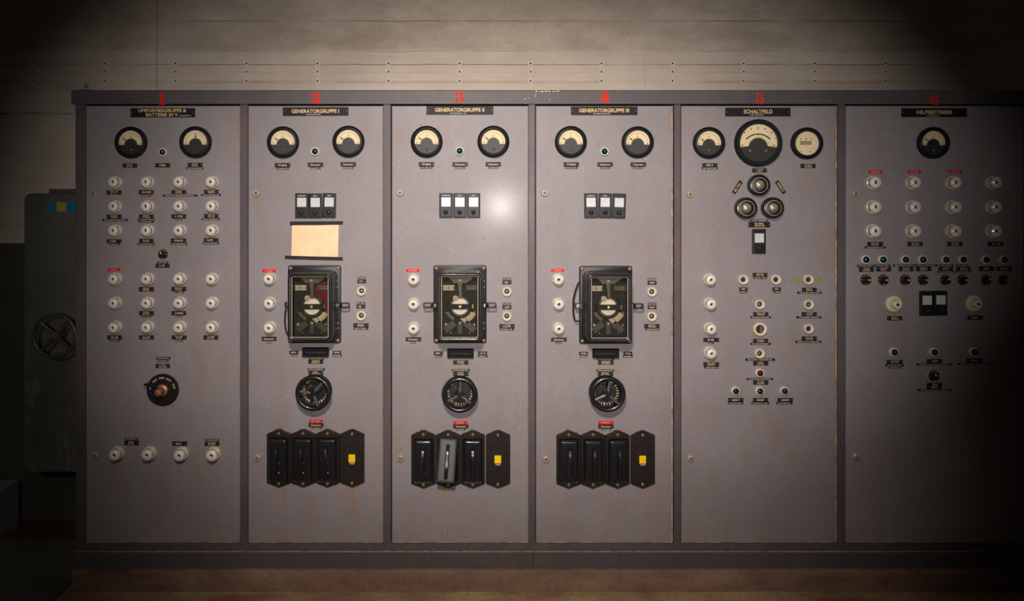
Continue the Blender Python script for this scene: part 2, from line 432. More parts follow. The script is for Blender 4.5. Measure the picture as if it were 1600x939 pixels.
NUM = {
 'one': (230, 140, [[(790,185),(805,690),(880,745),(870,770),(570,765),(575,735),(640,700),(640,350),(570,335),(600,300),(690,200)]]),
 'two': (470, 140, [[(655,130),(610,140),(550,190),(525,260),(545,330),(600,385),(650,405),(695,385),(705,355),(660,330),(648,250)],
                    [(740,130),(800,135),(870,175),(910,240),(910,310),(880,370),(830,420),(800,465),(720,465),(760,400),(775,300),(765,200)],
                    [(640,520),(830,510),(880,470),(925,465),(925,665),(545,660),(600,580)]]),
 'three': (695, 138, [[(640,140),(590,160),(525,220),(510,270),(530,330),(580,350),(630,345),(660,280),(640,210),(625,180)],
                    [(700,140),(760,130),(830,150),(885,210),(885,280),(850,340),(810,375),(815,400),(870,430),(915,500),(915,570),(880,640),(820,680),(760,695),(720,675),(765,630),(790,560),(780,470),(755,415),(700,380),(740,340),(770,300),(765,220),(740,180)],
                    [(560,465),(620,480),(640,530),(620,590),(655,650),(660,690),(590,690),(530,640),(495,570),(505,500)]]),
 'four': (920, 138, [[(690,150),(885,150),(660,500),(655,540),(745,540),(745,585),(550,590),(570,520),(640,380)],
                    [(950,225),(940,540),(1000,560),(990,600),(945,605),(945,665),(1000,690),(1000,715),(745,710),(760,680),(790,660),(795,400),(860,310)]]),
 'five': (1162, 140, [[(600,165),(735,165),(715,300),(690,410),(670,400),(640,300),(625,220)],
                    [(870,165),(925,180),(930,220),(890,290),(840,295),(800,260),(840,200)],
                    [(790,345),(860,365),(930,420),(985,500),(985,580),(950,650),(880,710),(810,705),(830,660),(860,590),(850,500),(830,430),(790,390)],
                    [(650,500),(710,520),(725,570),(695,620),(715,715),(670,700),(600,640),(575,570),(600,515)]]),
 'six': (1436, 142, [[(715,145),(690,200),(685,330),(680,480),(690,580),(735,650),(740,715),(690,690),(620,620),(560,560),(520,470),(530,360),(570,270),(640,180)],
                    [(860,145),(900,200),(915,250),(900,310),(820,320),(755,280),(790,190)],
                    [(760,395),(830,390),(910,430),(965,510),(950,600),(890,680),(820,720),(780,680),(820,620),(815,520),(790,430)]]),
}
for w, (ox, oy, polys) in NUM.items():
    mb = MB()
    for p in polys:
        mb.prism([(X(ox + a / 31.3, 0.014), Z(oy + b / 31.3 - (0 if w != 'one' else 0.6), 0.014)) for a, b in p], 0.0138, 0.0147)
    o = fpart('painted_numeral', mb, 'numeral_red', header, 0)
    o['label'] = 'red stencilled numeral ' + w
mb = MB(); r = random.Random(11)
for k in range(16):
    if k < 9: px, py, w_, h_ = 838 + k * 4.2 + r.uniform(-1, 1), 142.4 + r.uniform(0, .7), r.uniform(1.5, 4), r.uniform(.5, 1.3)
    else: px, py, w_, h_ = r.choice((835.5, 836, 858, 866, 820, 826)) + r.uniform(-1, 1), r.uniform(147, 157), r.uniform(.6, 1.2), r.uniform(.6, 1.6)
    n_ = 7
    mb.prism([(X(px + w_ * .5 * cos(2 * pi * q / n_) * r.uniform(.7, 1.2), .014), Z(py + h_ * sin(2 * pi * q / n_) * r.uniform(.7, 1.2), .014)) for q in range(n_)], 0.0138, 0.0145)
fpart('chipped_paint', mb, 'old_porcelain', header, 0)
# stiles: (x0, x1)
STILES = [(118, 134), (375, 387.5), (598.5, 611), (825.5, 836.5), (1053, 1063.5), (1309, 1320.5), (1601, 1640)]
for i, (a, b) in enumerate(STILES):
    mb = MB(); r = 0.003; xa, xb = X(a), X(b)
    ring = lambda z: [(xa, 0.03, z), (xb, 0.03, z), (xb, -0.002 + r, z), (xb - r, -0.002, z), (xa + r, -0.002, z), (xa, -0.002 + r, z)]
    mb.loft([ring(ZK), ring(ZH)], True, True)
    fpart('stile', mb, 'frame_paint')
mb = MB(); mb.box(X(118), X(1640), -0.002 + 0.001, 0.03, Z(859.5), Z(848.5))
fpart('bottom_rail', mb, 'frame_paint')
for a, b in ((119, 832.4), (833.2, 1313.6), (1314.4, 1640)):
    mb = MB(); xa, xb = X(a), X(b); kt = Z(860.5)
    ring = lambda x: [(x, 0.03, cz_top), (x, 0.03, kt), (x, -0.009, kt), (x, -0.011, kt - 0.002), (x, -0.011, cz_top)]
    mb.loft([ring(xa), ring(xb)], True, True)
    mb.box(xa, xb, -0.0108, -0.001, kt - 0.0005, kt + 0.0006, 1)  # tan strip also paints in the highlight along the ledge
    fpart('kick_plate', mb, ['kick_paint', 'worn_lit_edge'])
mb = MB()   # eye bolt stands on the header's end
mb.lathe([(0.012, 0), (0.012, 0.003)], 12)
hk = MB(); hk.box(-0.022, 0.026, -0.012, 0.012, 0.0, 0.006)
pts = [(0.0, 0.0, 0.006), (0.0, 0.0, 0.016)] + [(0.008 * sin(a), 0, 0.024 - 0.008 * cos(a)) for a in [2 * pi * k / 14 for k in range(14)]]
hk.tube(pts, 0.0028, 8)
o = part('lifting_eye', hk.mesh('lifting_eye', 'hub_rust'), fw, (X(131), 0.02, ZT - cz_top))

# ------------------------------------------------------------------ six bays
BAYS = [(134.5, 374.4), (388.1, 597.9), (612.4, 825.0), (837.5, 1050.8), (1064.6, 1307.2), (1321.6, 1599.7)]
LOCKS = [((147.5, 303), (150, 711.5)), ((401, 302.5), (402.5, 715)), ((625.5, 301.5), (626, 715.5)), ((851, 301.5), (853, 717)), ((1077.5, 303.5), (1079, 716)), ((1335.5, 303.5), (1337, 713))]
BLOOK = ['with rows of white fuses and a rusty rotary knob', 'with a taped sheet of brown paper above its relay', 'with one switch cover half pulled out',
         'with a cable looping beside its relay', 'with three round glass lamps in a triangle', 'with two yellow ringed fuses, deep in shadow']
panels = []
def lock_meshes():
    a = MB().lathe([(0.0145, 0), (0.0145, 0.004), (0.0125, 0.010), (0.010, 0.012), (0.0070, 0.012), (0.0065, 0.006)], 24, cap=False).mesh('lock_bush', 'lock_metal')
    b = MB().lathe([(0.0064, 0.0062), (0.0064, 0.0068)], 16).mesh('keyhole', 'ink')
    c = MB().lathe([(0.0025, 0.006), (0.0025, 0.0105), (0.001, 0.011)], 12).mesh('key_pin', 'lock_metal')
    return a, b, c
la, lb, lc = lock_meshes()
for i, (a, b) in enumerate(BAYS):
    xc = (X(a) + X(b)) / 2
    cab = thing('switchgear_cabinet', 'grey cabinet bay under numeral %s %s' % (WORD[i], BLOOK[i]), 'cabinet', (xc, 0.01, ZK), 'cabinet bays of the switchboard')
    mb = MB(); x0, x1 = X(a) - xc, X(b) - xc; zb, zt = ZB - ZK, ZP - ZK
    e = 0.0018
    def sheet(x0, x1, mi):
        mb.loft([[(x0, 0.004, zb), (x1, 0.004, zb), (x1, 0.004, zt), (x0, 0.004, zt)], [(x0, -0.010 + e, zb), (x1, -0.010 + e, zb), (x1, -0.010 + e, zt), (x0, -0.010 + e, zt)],
                 [(x0 + e, -0.010, zb + e), (x1 - e, -0.010, zb + e), (x1 - e, -0.010, zt - e), (x0 + e, -0.010, zt - e)]], True, True, mi)
    if i in (3, 4):
        sheet(x0, x1 - 0.0045, 0); mb.box(x1 - 0.0045, x1 + 0.001, -0.0098, 0.004, zb, zt, 1)
    else:
        sheet(x0, x1, 0); mb.box(x1, x1 + 0.0012, -0.007, 0.004, zb, zt, 1)
    mb.box(x0 + e, x1 - e, -0.0099, -0.002, zb - 0.0022, zb + 0.0006, 1)
    pn = part('front_panel', mb.mesh('front_panel', ['panel_paint', 'worn_lit_edge'], 0), cab); panels.append((pn, xc))
    for lx, ly in LOCKS[i]:
        q = part('panel_lock', la, pn, (X(lx) - xc, -0.010, Z(ly) - ZK))
        for me, nm in ((lb, 'keyhole'), (lc, 'key_pin')):
            # kept to three levels: the keyhole and pin sit on the panel beside the bush
            part(nm, me, pn, (X(lx) - xc, -0.010, Z(ly) - ZK))
    mb = MB().box(x0 - 0.013, x1 + 0.013, 0.035, 0.62, zb - 0.02, zt + 0.004)
    part('carcass', mb.mesh('carcass', 'dark_inside', 0), cab)
# rust runs below the switches
RUNS = [(1, 443, 762, 795, 2.6), (1, 551, 762, 782, 2.6), (1, 553, 776, 800, 1.3), (1, 484, 806, 822, 1.5), (2, 661, 764, 779, 2.4), (2, 695, 760, 776, 5.5), (2, 691, 828, 846, 1.8), (2, 699, 826, 846, 1.8), (3, 1016, 766, 782, 2.0), (3, 1019, 778, 784, 2.4), (1, 447, 790, 815, 1.0)]
for bi, px, p0, p1, w in RUNS:
    pn, xc = panels[bi]
    pts = []; k = 7
    for j in range(k + 1):
        f = j / k; ww = w * (0.9 - 0.5 * f + rnd.uniform(-0.15, 0.15))
        pts.append((px + rnd.uniform(-0.4, 0.4), p0 + (p1 - p0) * f, max(ww, 0.4)))
    outline = [(X(p[0] + p[2] / 2) - xc, Z(p[1]) - ZK) for p in pts] + [(X(p[0] - p[2] / 2) - xc, Z(p[1]) - ZK) for p in reversed(pts)]
    part('rust_run', MB().prism(outline, 0.0099, 0.0103).mesh('rust_run', 'rust_stain', 0), pn)

# rust blooming round the edges of the switch plates
for bi, xs_, yc in ((1, (435.8, 473.7, 511.8, 550.2), 716.7), (2, (661.6, 700.2, 738.6, 778.2), 718.3), (3, (888.6, 926.6, 965.0, 1004.5), 718.6)):
    pn, xc = panels[bi]; mb = MB(); r = random.Random(bi + 40)
    for x in xs_:
        for k in range(26):
            u = r.uniform(-1, 1); top = r.random() < 0.72
            px = x + u * 19
            py = (yc - 45.8 + abs(u) * 8 - abs(r.gauss(0, 1.3))) if top else (yc + 44.5 - abs(u) * 8 + abs(r.gauss(0, 1.0)))
            a = r.uniform(.4, 1.5); n_ = 7
            mb.prism([(X(px + a * 1.3 * cos(2 * pi * q / n_) * r.uniform(.6, 1.3)) - xc, Z(py + a * sin(2 * pi * q / n_) * r.uniform(.6, 1.3)) - ZK) for q in range(n_)], 0.0099, 0.01012 + 0.000006 * k)
    part('rust_bloom', mb.mesh('rust_bloom', 'rust_bloom', 0), pn)['kind'] = 'stuff'

# ------------------------------------------------------------------ label plates and strips
SCREW = MB().lathe([(0.0022, 0), (0.0022, 0.0007), (0.0014, 0.0012)], 10).mesh('screw', 'copper_screw')
seed = [0]
def plate(px0, py0, px1, py1, where, lines=1, text=None, frac=0.52, rot=0.0, group='gold lettered plates'):
    w, h = (px1 - px0) * S, (py1 - py0) * S
    o = thing('engraved_plate', 'black plate with gold lettering ' + where, 'plate', (X((px0 + px1) / 2), 0, Z((py0 + py1) / 2)), group, rot)
    key = ('pl', round(w, 3), round(h, 3))
    part('plate_body', cached(key, lambda: rbox(MB(), w / 2, h / 2, 0.0006, 0, 0.0018, 0.0005).mesh('plate_body', 'plate_black', 0)), o)
    seed[0] += 1; r = random.Random(seed[0])
    if text:
        me = cached(('tx', text), lambda: text_mesh(text, 0.0085, 'gold_letter', squash=0.80, bold=0.00015))
        part('lettering', me, o, (0, -0.0021, 0))
    else:
        mb = MB(); lh = h * (0.5 if lines == 1 else 0.30)
        for k in range(lines):
            zc = 0 if lines == 1 else (h * 0.2 if k == 0 else -h * 0.2)
            strokes(mb, w * frac * r.uniform(0.8, 1.1), lh, 0, zc, 0.0021, r)
        part('lettering', mb.mesh('lettering', 'gold_letter', 0), o)
    for sx in (-1, 1): part('screw', SCREW, o, (sx * (w / 2 - 0.006), -0.0018, 0))
    return o
def strip(px0, py0, px1, py1, where, col='k', rot=0.0):
    w, h = (px1 - px0) * S, (py1 - py0) * S
    red = col == 'r'
    o = thing('label_strip', ('red strip with pale lettering ' if red else 'thin black strip with white lettering ') + where, 'label strip', (X((px0 + px1) / 2), 0, Z((py0 + py1) / 2)), 'red strips' if red else 'white lettered strips', rot)
    part('strip_body', cached(('st', col, round(w, 3), round(h, 3)), lambda: rbox(MB(), w / 2, h / 2, 0.001, 0, 0.0012, 0.0004).mesh('strip_body', 'red_tape' if red else 'plate_black', 0)), o)
    seed[0] += 1; r = random.Random(seed[0]); mb = MB()
    strokes(mb, w * (0.62 if red else 0.84), h * 0.46, 0, 0, 0.0014, r)
    part('lettering', mb.mesh('lettering', 'pink_letter' if red else 'white_letter', 0), o)
    return o

# headings
def heading(px0, py0, px1, py1, where, rows, sub, tilt=0.0):
    w, h = (px1 - px0) * S, (py1 - py0) * S
    o = thing('heading_plate', 'long black heading plate reading ' + where, 'plate', (X((px0 + px1) / 2), 0, Z((py0 + py1) / 2)), None, tilt)
    part('plate_body', rbox(MB(), w / 2, h / 2, 0.0006, 0, 0.002, 0.0005).mesh('plate_body', 'plate_black', 0), o)
    for txt, dx, dy, hh, wd in rows:
        me = text_mesh(txt, hh * S, 'gold_letter', bold=0.0005)
        xs_ = [v.co.x for v in me.vertices]; k = wd * S / (max(xs_) - min(xs_)); c0 = (max(xs_) + min(xs_)) / 2
        for v in me.vertices: v.co.x = (v.co.x - c0) * k
        part('lettering', me, o, (dx * S, -0.0023, -dy * S))
    dx, dy, ww = sub
    part('small_lettering', strokes(MB(), ww * S, 1.5 * S, dx * S, -dy * S, 0.0023, random.Random(len(where))).mesh('small_lettering', 'white_letter', 0), o)
    for sx in (-1, 1): part('screw', SCREW, o, (sx * (w / 2 - 0.007), -0.002, 0))
heading(204, 169, 305, 183.5, 'umformergruppe and batterie in bay one', [('UMFORMERGRUPPE &', -0.5, -3.4, 4.8, 75), ('BATTERIE 24 V', -1.0, 3.2, 4.8, 50)], (35, 4.6, 19))
heading(442, 167.5, 544.5, 181, 'generatorgruppe with a single stroke in bay two', [('GENERATORGRUPPE I', -0.5, -0.5, 5.6, 74)], (-3, 4.6, 22), radians(-0.3))
heading(666.2, 165.5, 770.8, 179.3, 'generatorgruppe with a double stroke in bay three', [('GENERATORGRUPPE II', -0.3, -0.6, 5.6, 77)], (-3, 4.8, 25))
heading(892, 166.5, 996, 180, 'generatorgruppe with a triple stroke in bay four', [('GENERATORGRUPPE III', -0.2, -0.6, 5.6, 78)], (-4, 4.6, 26))
heading(1133, 168.3, 1235, 182, 'schaltfeld in bay five', [('SCHALTFELD', 0.2, -0.6, 5.8, 45)], (-1.5, 4.6, 22))
heading(1408, 169, 1510.5, 183, 'hilfsbetriebe in bay six', [('HILFSBETRIEBE', 0.2, -0.6, 5.8, 55)], (-1, 4.9, 21))

# ------------------------------------------------------------------ meters
def arc_pts(r, a0, a1, k): return [(r * cos(radians(a0 + (a1 - a0) * i / k)), r * sin(radians(a0 + (a1 - a0) * i / k))) for i in range(k + 1)]
def meter_meshes(R):
    ri = R * 0.745
    bez = MB().lathe([(R, 0), (R, 0.010), (R * 0.985, 0.014), (R * 0.94, 0.018), (R * 0.90, 0.0195), (R * 0.875, 0.017), (R * 0.85, 0.019), (R * 0.81, 0.0195), (ri, 0.015), (ri, 0.005)], 56, cap=False).mesh('bezel', 'meter_black')
    zc = -R * 0.145; rh = R * 0.40
    face = MB(); lim = ri * 1.005
    a = math.degrees(math.asin(zc / lim))
    face.prism(arc_pts(lim, a, 180 - a, 40), 0.004, 0.0065)
    face = face.mesh('dial_face', 'dial_cream', 0)
    low = MB()
    pts = arc_pts(lim, 180 - a, 360 + a, 30)
    hub = [(x, z + zc) for x, z in arc_pts(rh, 0, 180, 24)]
    low.prism(pts + hub, 0.0066, 0.0085)
    low = low.mesh('movement_cover', 'meter_lower', 0)
    mk = MB()
    for k in range(21):
        an = radians(20 + 140 * k / 20); l = 0.10 if k % 5 == 0 else 0.05
        for (r0, r1) in ((ri * (0.90 - l), ri * 0.90),):
            w = R * 0.010
            c, s = cos(an), sin(an)
            q = [(r0 * c - w * s, r0 * s + w * c), (r0 * c + w * s, r0 * s - w * c), (r1 * c + w * s, r1 * s - w * c), (r1 * c - w * s, r1 * s + w * c)]
            mk.add([(x, -0.0068, z + zc * .5) for x, z in q], [(0, 3, 2, 1)])
    for s in (-1, 1): mk.quad(s * ri * 0.82 - R * .035, s * ri * 0.82 + R * .035, zc + R * .07, zc + R * .12, 0.0068)
    mk = mk.mesh('scale_marks', 'ink', 0)
    unit = text_mesh('A', R * 0.105, 'ink')
    nd = MB()
    nd.quad(-R * .012, R * .012, rh * 0.98, ri * 0.98, 0.0078)
    nd.prism([(-R * .05, rh * 1.25), (0, rh * 1.08), (R * .05, rh * 1.25), (0, rh * 1.62)], 0.0076, 0.0082)
    nd = nd.mesh('needle', 'ink', 0)
    scr = MB().lathe([(R * .09, 0), (R * .085, 0.002), (R * .05, 0.0035), (0, 0.004)], 16).mesh('adjusting_screw', 'dull_metal')
    gl = MB().lathe([(ri * 1.01, 0.0140), (ri * 1.01, 0.0148)], 40).mesh('cover_glass', 'glass', 0)
    return dict(bez=bez, face=face, low=low, mk=mk, unit=unit, nd=nd, scr=scr, gl=gl, zc=zc, R=R)
def meter(px, py, rpx, where, needle=50, screw=True, u=True):
    m = cached(('meter', rpx), lambda: meter_meshes(rpx * S)); R = m['R']
    o = thing('panel_meter', 'round black meter with cream half dial ' + where, 'meter', (X(px, 0.015), 0, Z(py, 0.015)), 'round meters')
    part('bezel', m['bez'], o)
    f = part('dial_face', m['face'], o); part('scale_marks', m['mk'], f)
    if u: part('unit_letter', m['unit'], f, (0, -0.0069, R * 0.36))
    part('movement_cover', m['low'], o)
    part('needle', m['nd'], o, (0, 0, m['zc']), radians(needle))
    if screw: part('adjusting_screw', m['scr'], o, (R * 0.02, -0.0085, -R * 0.46))
    part('cover_glass', m['gl'], o)
    return o
# needle: degrees tilted anticlockwise negative
def N(a): return -a
for px, py, r, wh, nd, sc in [
    (203.3, 222.5, 25, 'nearest the outer corner of bay one', N(50), 1), (304.5, 222, 25, 'with upright needle in bay one', 0, 0),
    (441.5, 222, 25, 'above the leftmost plate of bay two', N(50), 1), (544, 221, 25, 'on the side of bay two towards numeral three', N(50), 1),
    (666.5, 221.2, 25, 'above the leftmost plate of bay three', N(50), 1), (771, 221, 25, 'on the side of bay three towards numeral four', N(50), 1),
    (892.3, 221.5, 25, 'above the leftmost plate of bay four', N(50), 1), (997, 222, 25, 'on the side of bay four towards numeral five', N(50), 1),
    (1108.7, 223, 25, 'beside the biggest meter in bay five', N(50), 1), (1460, 223, 25, 'alone in bay six', N(50), 1)]:
    meter(px, py, r, wh, nd, sc)
# the big double-scale meter in bay five
R = 37 * S
m = meter_meshes(R)
o = thing('panel_meter', 'largest round meter with double scale and thick black arc in bay five', 'meter', (X(1185.7, 0.015), 0, Z(223.3, 0.015)), 'round meters')
part('bezel', MB().lathe([(R, 0), (R, 0.014), (R * 0.97, 0.02), (R * 0.92, 0.024), (R * 0.87, 0.024), (R * 0.85, 0.021), (R * 0.80, 0.018), (R * 0.80, 0.005)], 64, cap=False).mesh('bezel', 'meter_black'), o)
a = math.degrees(math.asin(-0.18 / 0.805))
f = part('dial_face', MB().prism(arc_pts(R * .805, a, 180 - a, 40), 0.004, 0.0065).mesh('dial_face', 'dial_cream', 0), o)
hub = [(x, z - R * .18) for x, z in arc_pts(R * .40, 8, 172, 24)]
part('movement_cover', MB().prism(arc_pts(R * .805, 180 - a, 360 + a, 30) + hub, 0.0066, 0.0085).mesh('movement_cover', 'meter_lower', 0), o)
mk = MB()
outer = [(x, z - R * .32) for x, z in arc_pts(R * .725, 43, 137, 24)]; inner = [(x, z - R * .32) for x, z in arc_pts(R * .675, 137, 43, 24)]
vs = [(x, -0.0068, z) for x, z in outer] + [(x, -0.0068, z) for x, z in inner]; k = len(outer)
mk.add(vs, [(i, i + 1, 2 * k - 2 - i, 2 * k - 1 - i) for i in range(k - 1)])
for rr, nn, l in ((0.97, 7, 0.06), (0.84, 5, 0.04), (0.60, 7, 0.03), (0.50, 21, 0.02)):
    for i in range(nn):
        an = radians(32 + 116 * i / (nn - 1)); rr2 = rr * R * (0.93 if rr > .9 else 1)
        cx, cz = rr2 * cos(an), rr2 * sin(an) - R * .26
        if cx * cx + cz * cz > (R * .75) ** 2: continue
        mk.quad(cx - R * l * .4, cx + R * l * .4, cz - R * l * .5, cz + R * l * .5, 0.0068)
for s in (-1, 1): mk.quad(s * R * .66 - R * .04, s * R * .66 + R * .04, -R * .12, -R * .08, 0.0068)
part('scale_marks', mk.mesh('scale_marks', 'ink', 0), f)
nd = MB().quad(-R * .012, R * .012, R * .12, R * .42, 0.0092)
part('needle', nd.mesh('needle', 'dull_metal', 0), o, (0, 0, -R * .28), radians(-35))
for s in (-1, 1):
    part('adjusting_screw', MB().lathe([(R * .06, 0), (R * .06, 0.002), (R * .03, 0.004)], 14).mesh('adjusting_screw', 'steel_bright'), o, (s * R * .34 + R * .0, -0.0085, -R * .33))
part('cover_glass', MB().lathe([(R * .80, 0.0160), (R * .80, 0.0168)], 40).mesh('cover_glass', 'glass', 0), o)
# the all-cream reed frequency meter
R = 24.7 * S
o = thing('panel_meter', 'round meter with full cream dial and two black bars in bay five', 'meter', (X(1262, 0.015), 0, Z(223.7, 0.015)), 'round meters')
part('bezel', cached(('meter', 25), lambda: 0)['bez'], o)
f = part('dial_face', MB().lathe([(R * .76, 0.003), (R * .76, 0.0062)], 48).mesh('dial_face', 'dial_cream', 0), o)
mk = MB(); sx = -0.06 * R
for z0, z1 in ((0.055, 0.12), (-0.07, -0.005)): mk.quad(sx - R * .37, sx + R * .37, R * z0, R * z1, 0.0066)
for i in range(3): mk.quad(sx + R * (-.34 + .32 * i), sx + R * (-.27 + .32 * i), R * .24, R * .31, 0.0066)
mk.quad(sx - R * .03, sx + R * .03, -R * .20, -R * .14, 0.0066)
for q in (-.3, .28): mk.quad(sx + R * (q - .05), sx + R * (q + .05), -R * .53, -R * .50, 0.0066)
part('scale_marks', mk.mesh('scale_marks', 'ink', 0), f)
part('cover_glass', cached(('meter', 25), lambda: 0)['gl'], o)

# ------------------------------------------------------------------ fuses
def fuse_meshes(k):
    R = 9.6 * S * k
    base = MB().lathe([(R, 0), (R, 0.012), (R * 0.985, 0.016), (R * 0.93, 0.019), (R * 0.885, 0.0195), (R * 0.86, 0.017), (R * 0.86, 0.004)], 40).mesh('fuse_base', 'porcelain')
    c = R * 0.785
    cap = MB()
    n = 48; prof = [(c * 0.97, 0.004), (c * 0.97, 0.020), (c, 0.022), (c, 0.031), (c * .985, 0.0335), (c * .95, 0.0350), (c * .88, 0.0362), (c * .84, 0.0362), (c * .825, 0.0350), (c * .80, 0.0350), (c * .785, 0.0366), (c * .70, 0.0376), (c * .60, 0.0388), (c * .48, 0.0402), (c * .40, 0.0404), (c * .34, 0.0392), (c * .28, 0.0355), (c * .25, 0.030)]
    rings = []
    for r, h in prof:
        rib = 0.02 if 0.021 < h < 0.031 else 0
        rings.append([(r * (1 - (rib if i % 2 else 0)) * cos(2 * pi * i / n), -h, r * (1 - (rib if i % 2 else 0)) * sin(2 * pi * i / n)) for i in range(n)])
    cap.loft(rings, False)
    cap = cap.mesh('screw_cap', 'porcelain', 40)
    win = MB().lathe([(c * .26, 0.0302), (c * .1, 0.0305)], 20).mesh('inspection_window', 'relay_dark')
    return base, cap, win
ORD = ['first', 'second', 'third', 'fourth']
def fuse(px, py, where, k=1.0):
    b, c, w = cached(('fuse', k), lambda: fuse_meshes(k))
    o = thing('screw_fuse', 'white porcelain screw fuse ' + where, 'fuse', (X(px, 0.025), 0, Z(py, 0.025)), 'white screw fuses')
    part('fuse_base', b, o); q = part('screw_cap', c, o, (0, 0, 0), rnd.uniform(0, 6)); part('inspection_window', w, q)
    return o
RW = ['top', 'second', 'third', 'fourth', 'fifth', 'sixth']
for ri, y in enumerate((284.3, 322.2, 360, 435.8, 473.5, 511.5)):
    for ci, x in enumerate((178, 229, 279.5, 330)):
        fuse(x, y, 'in bay one, %s row, %s column from left' % (RW[ri], ORD[ci]))
for ci, (x, y) in enumerate(((180, 710.5), (230.8, 710.3), (281, 711), (331.5, 711))):
    fuse(x, y, 'in bay one, low row under the rotary knob, %s column' % ORD[ci], 1.12)
for bi, xs_ in ((1, ((420.3, 435.8), (420.5, 474), (420.6, 512.3))), (2, ((645.8, 436.7), (645.9, 475), (646, 513.2))), (3, ((872.6, 436.8), (872.9, 475.2), (873, 513.6)))):
    for k, (x, y) in enumerate(xs_):
        fuse(x, y, 'beside the relay in bay %s, %s of three' % (WORD[bi], ('uppermost', 'middle', 'lowest')[k]))
for k, (x, y) in enumerate(((1110, 437), (1110.5, 475.2), (1110.7, 514), (1110.8, 552))):
    fuse(x, y, 'in the column of four in bay five, %s' % ('topmost', 'second down', 'third down', 'lowest')[k])
for ri, y in enumerate((285, 323.5, 361)):
    for ci, x in enumerate((1366.5, 1428.7, 1491.7, 1554.8)):
        fuse(x, y, 'in shadowed bay six, %s row, %s column from left' % (RW[ri], ORD[ci]), 1.15)
for x, y, wh in ((1397.5, 475, 'below the first green lamps'), (1522.5, 474, 'towards the dark outer edge')):
    o = thing('screw_fuse', 'large white fuse with yellow ring in bay six ' + wh, 'fuse', (X(x, 0.01), 0, Z(y, 0.01)), 'yellow ringed fuses')
    R = 12.7 * S
    def bigf():
        a = MB().lathe([(R, 0), (R, 0.006), (R * .97, 0.010), (R * .85, 0.013), (R * .70, 0.0135), (R * .64, 0.012)], 44).mesh('fuse_base', 'porcelain')
        y_ = MB().lathe([(R * .74, 0.0134), (R * .73, 0.0142), (R * .46, 0.0142), (R * .44, 0.012)], 44).mesh('colour_ring', 'yellow_ring')
        c = R * .56
        cp = MB().lathe([(c, 0.010), (c, 0.020), (c * .96, 0.023), (c * .92, 0.024), (c * .90, 0.031), (c * .82, 0.035), (c * .5, 0.0375), (c * .36, 0.0372), (c * .32, 0.034)], 40, cap=False).mesh('screw_cap', 'porcelain')
        w = MB().lathe([(c * .33, 0.0342), (c * .2, 0.0344)], 18).mesh('fuse_window', 'relay_dark')
        return a, y_, cp, w
    a, y_, cp, w = cached('bigfuse', bigf)
    part('fuse_base', a, o); part('colour_ring', y_, o); q = part('screw_cap', cp, o); part('inspection_window', w, q)

# ------------------------------------------------------------------ pilot lamps
def lamp_meshes(k):
    R = 6.7 * S * k
    ring = MB().lathe([(R, 0), (R, 0.008), (R * .96, 0.011), (R * .86, 0.013), (R * .76, 0.0125), (R * .72, 0.010)], 32).mesh('lamp_ring', 'porcelain')
    c = R * .74; prof = [(c, 0.010)] + [(c * cos(a), 0.0125 + c * 0.75 * sin(a)) for a in [radians(10 * i) for i in range(9)]] + [(0, 0.0125 + c * .75)]
    return ring, MB().lathe(prof, 28).mesh('lens', 'gem_green'), MB().lathe(prof, 28).mesh('lens', 'gem_red')
def pilot(px, py, where, col='green', k=1.0):
    a, g, r = cached(('lamp', k), lambda: lamp_meshes(k))
    o = thing('pilot_lamp', 'pilot lamp with dark %s lens, %s' % (col, where), 'pilot lamp', (X(px, 0.01), 0, Z(py, 0.01)), 'pilot lamps')
    part('lamp_ring', a, o); part('lens', g if col == 'green' else r, o)
pilot(254, 237.8, 'between the meters of bay one', k=0.95)
pilot(492.3, 236.7, 'between the meters of bay two')
pilot(718.2, 235.9, 'between the meters of bay three')
pilot(944.6, 236.6, 'between the meters of bay four')
pilot(1187.6, 583, 'alone above three green ones, bay five', 'red')
for x, y, q in ((1149.8, 611.2, 'first'), (1187.6, 611.2, 'middle'), (1226, 611, 'last')): pilot(x, y, '%s in the row of three, bay five' % q)
for i, x in enumerate((1353, 1379.8, 1415, 1442, 1478, 1505, 1541, 1569)):
    pilot(x, 405.7, 'over the %s selector from left, bay six' % ('first', 'second', 'third', 'fourth', 'fifth', 'sixth', 'seventh', 'last')[i], k=1.05)
for x, y, q in ((1397.3, 550.4, 'first'), (1459.8, 550.4, 'middle'), (1522.2, 550, 'last')): pilot(x, y, '%s of the three lower down, bay six' % q, k=1.05)

# ------------------------------------------------------------------ sockets
def socket_meshes(k):
    R = 7.7 * S * k
    ring = MB().lathe([(R, 0), (R, 0.009), (R * .95, 0.013), (R * .84, 0.015), (R * .74, 0.014), (R * .66, 0.011), (R * .52, 0.009), (R * .48, 0.004)], 36, cap=False).mesh('socket_ring', 'old_porcelain')
    well = MB().lathe([(R * .49, 0.0038), (R * .3, 0.004)], 20).mesh('socket_well', 'ink')
    pin = MB().lathe([(R * .17, 0.004), (R * .17, 0.0075), (R * .1, 0.008)], 12).mesh('contact_pin', 'brass')
    return ring, well, pin
def sock(px, py, where, k=1.0, pin=True):
    a, b, c = cached(('sock', k), lambda: socket_meshes(k))
    o = thing('test_socket', 'round porcelain socket with dark hole ' + where, 'socket', (X(px, 0.01), 0, Z(py, 0.01)), 'porcelain sockets')
    part('socket_ring', a, o); part('socket_well', b, o)
    if pin: part('contact_pin', c, o)
for bi, pts in ((1, ((564.6, 454.6), (564.2, 493.3))), (2, ((792, 455.6), (792, 494))), (3, ((1018.6, 456), (1018.6, 494.4)))):
    for k, (x, y) in enumerate(pts): sock(x, y, 'beside the relay of bay %s, %s one' % (WORD[bi], ('upper', 'lower')[k]))
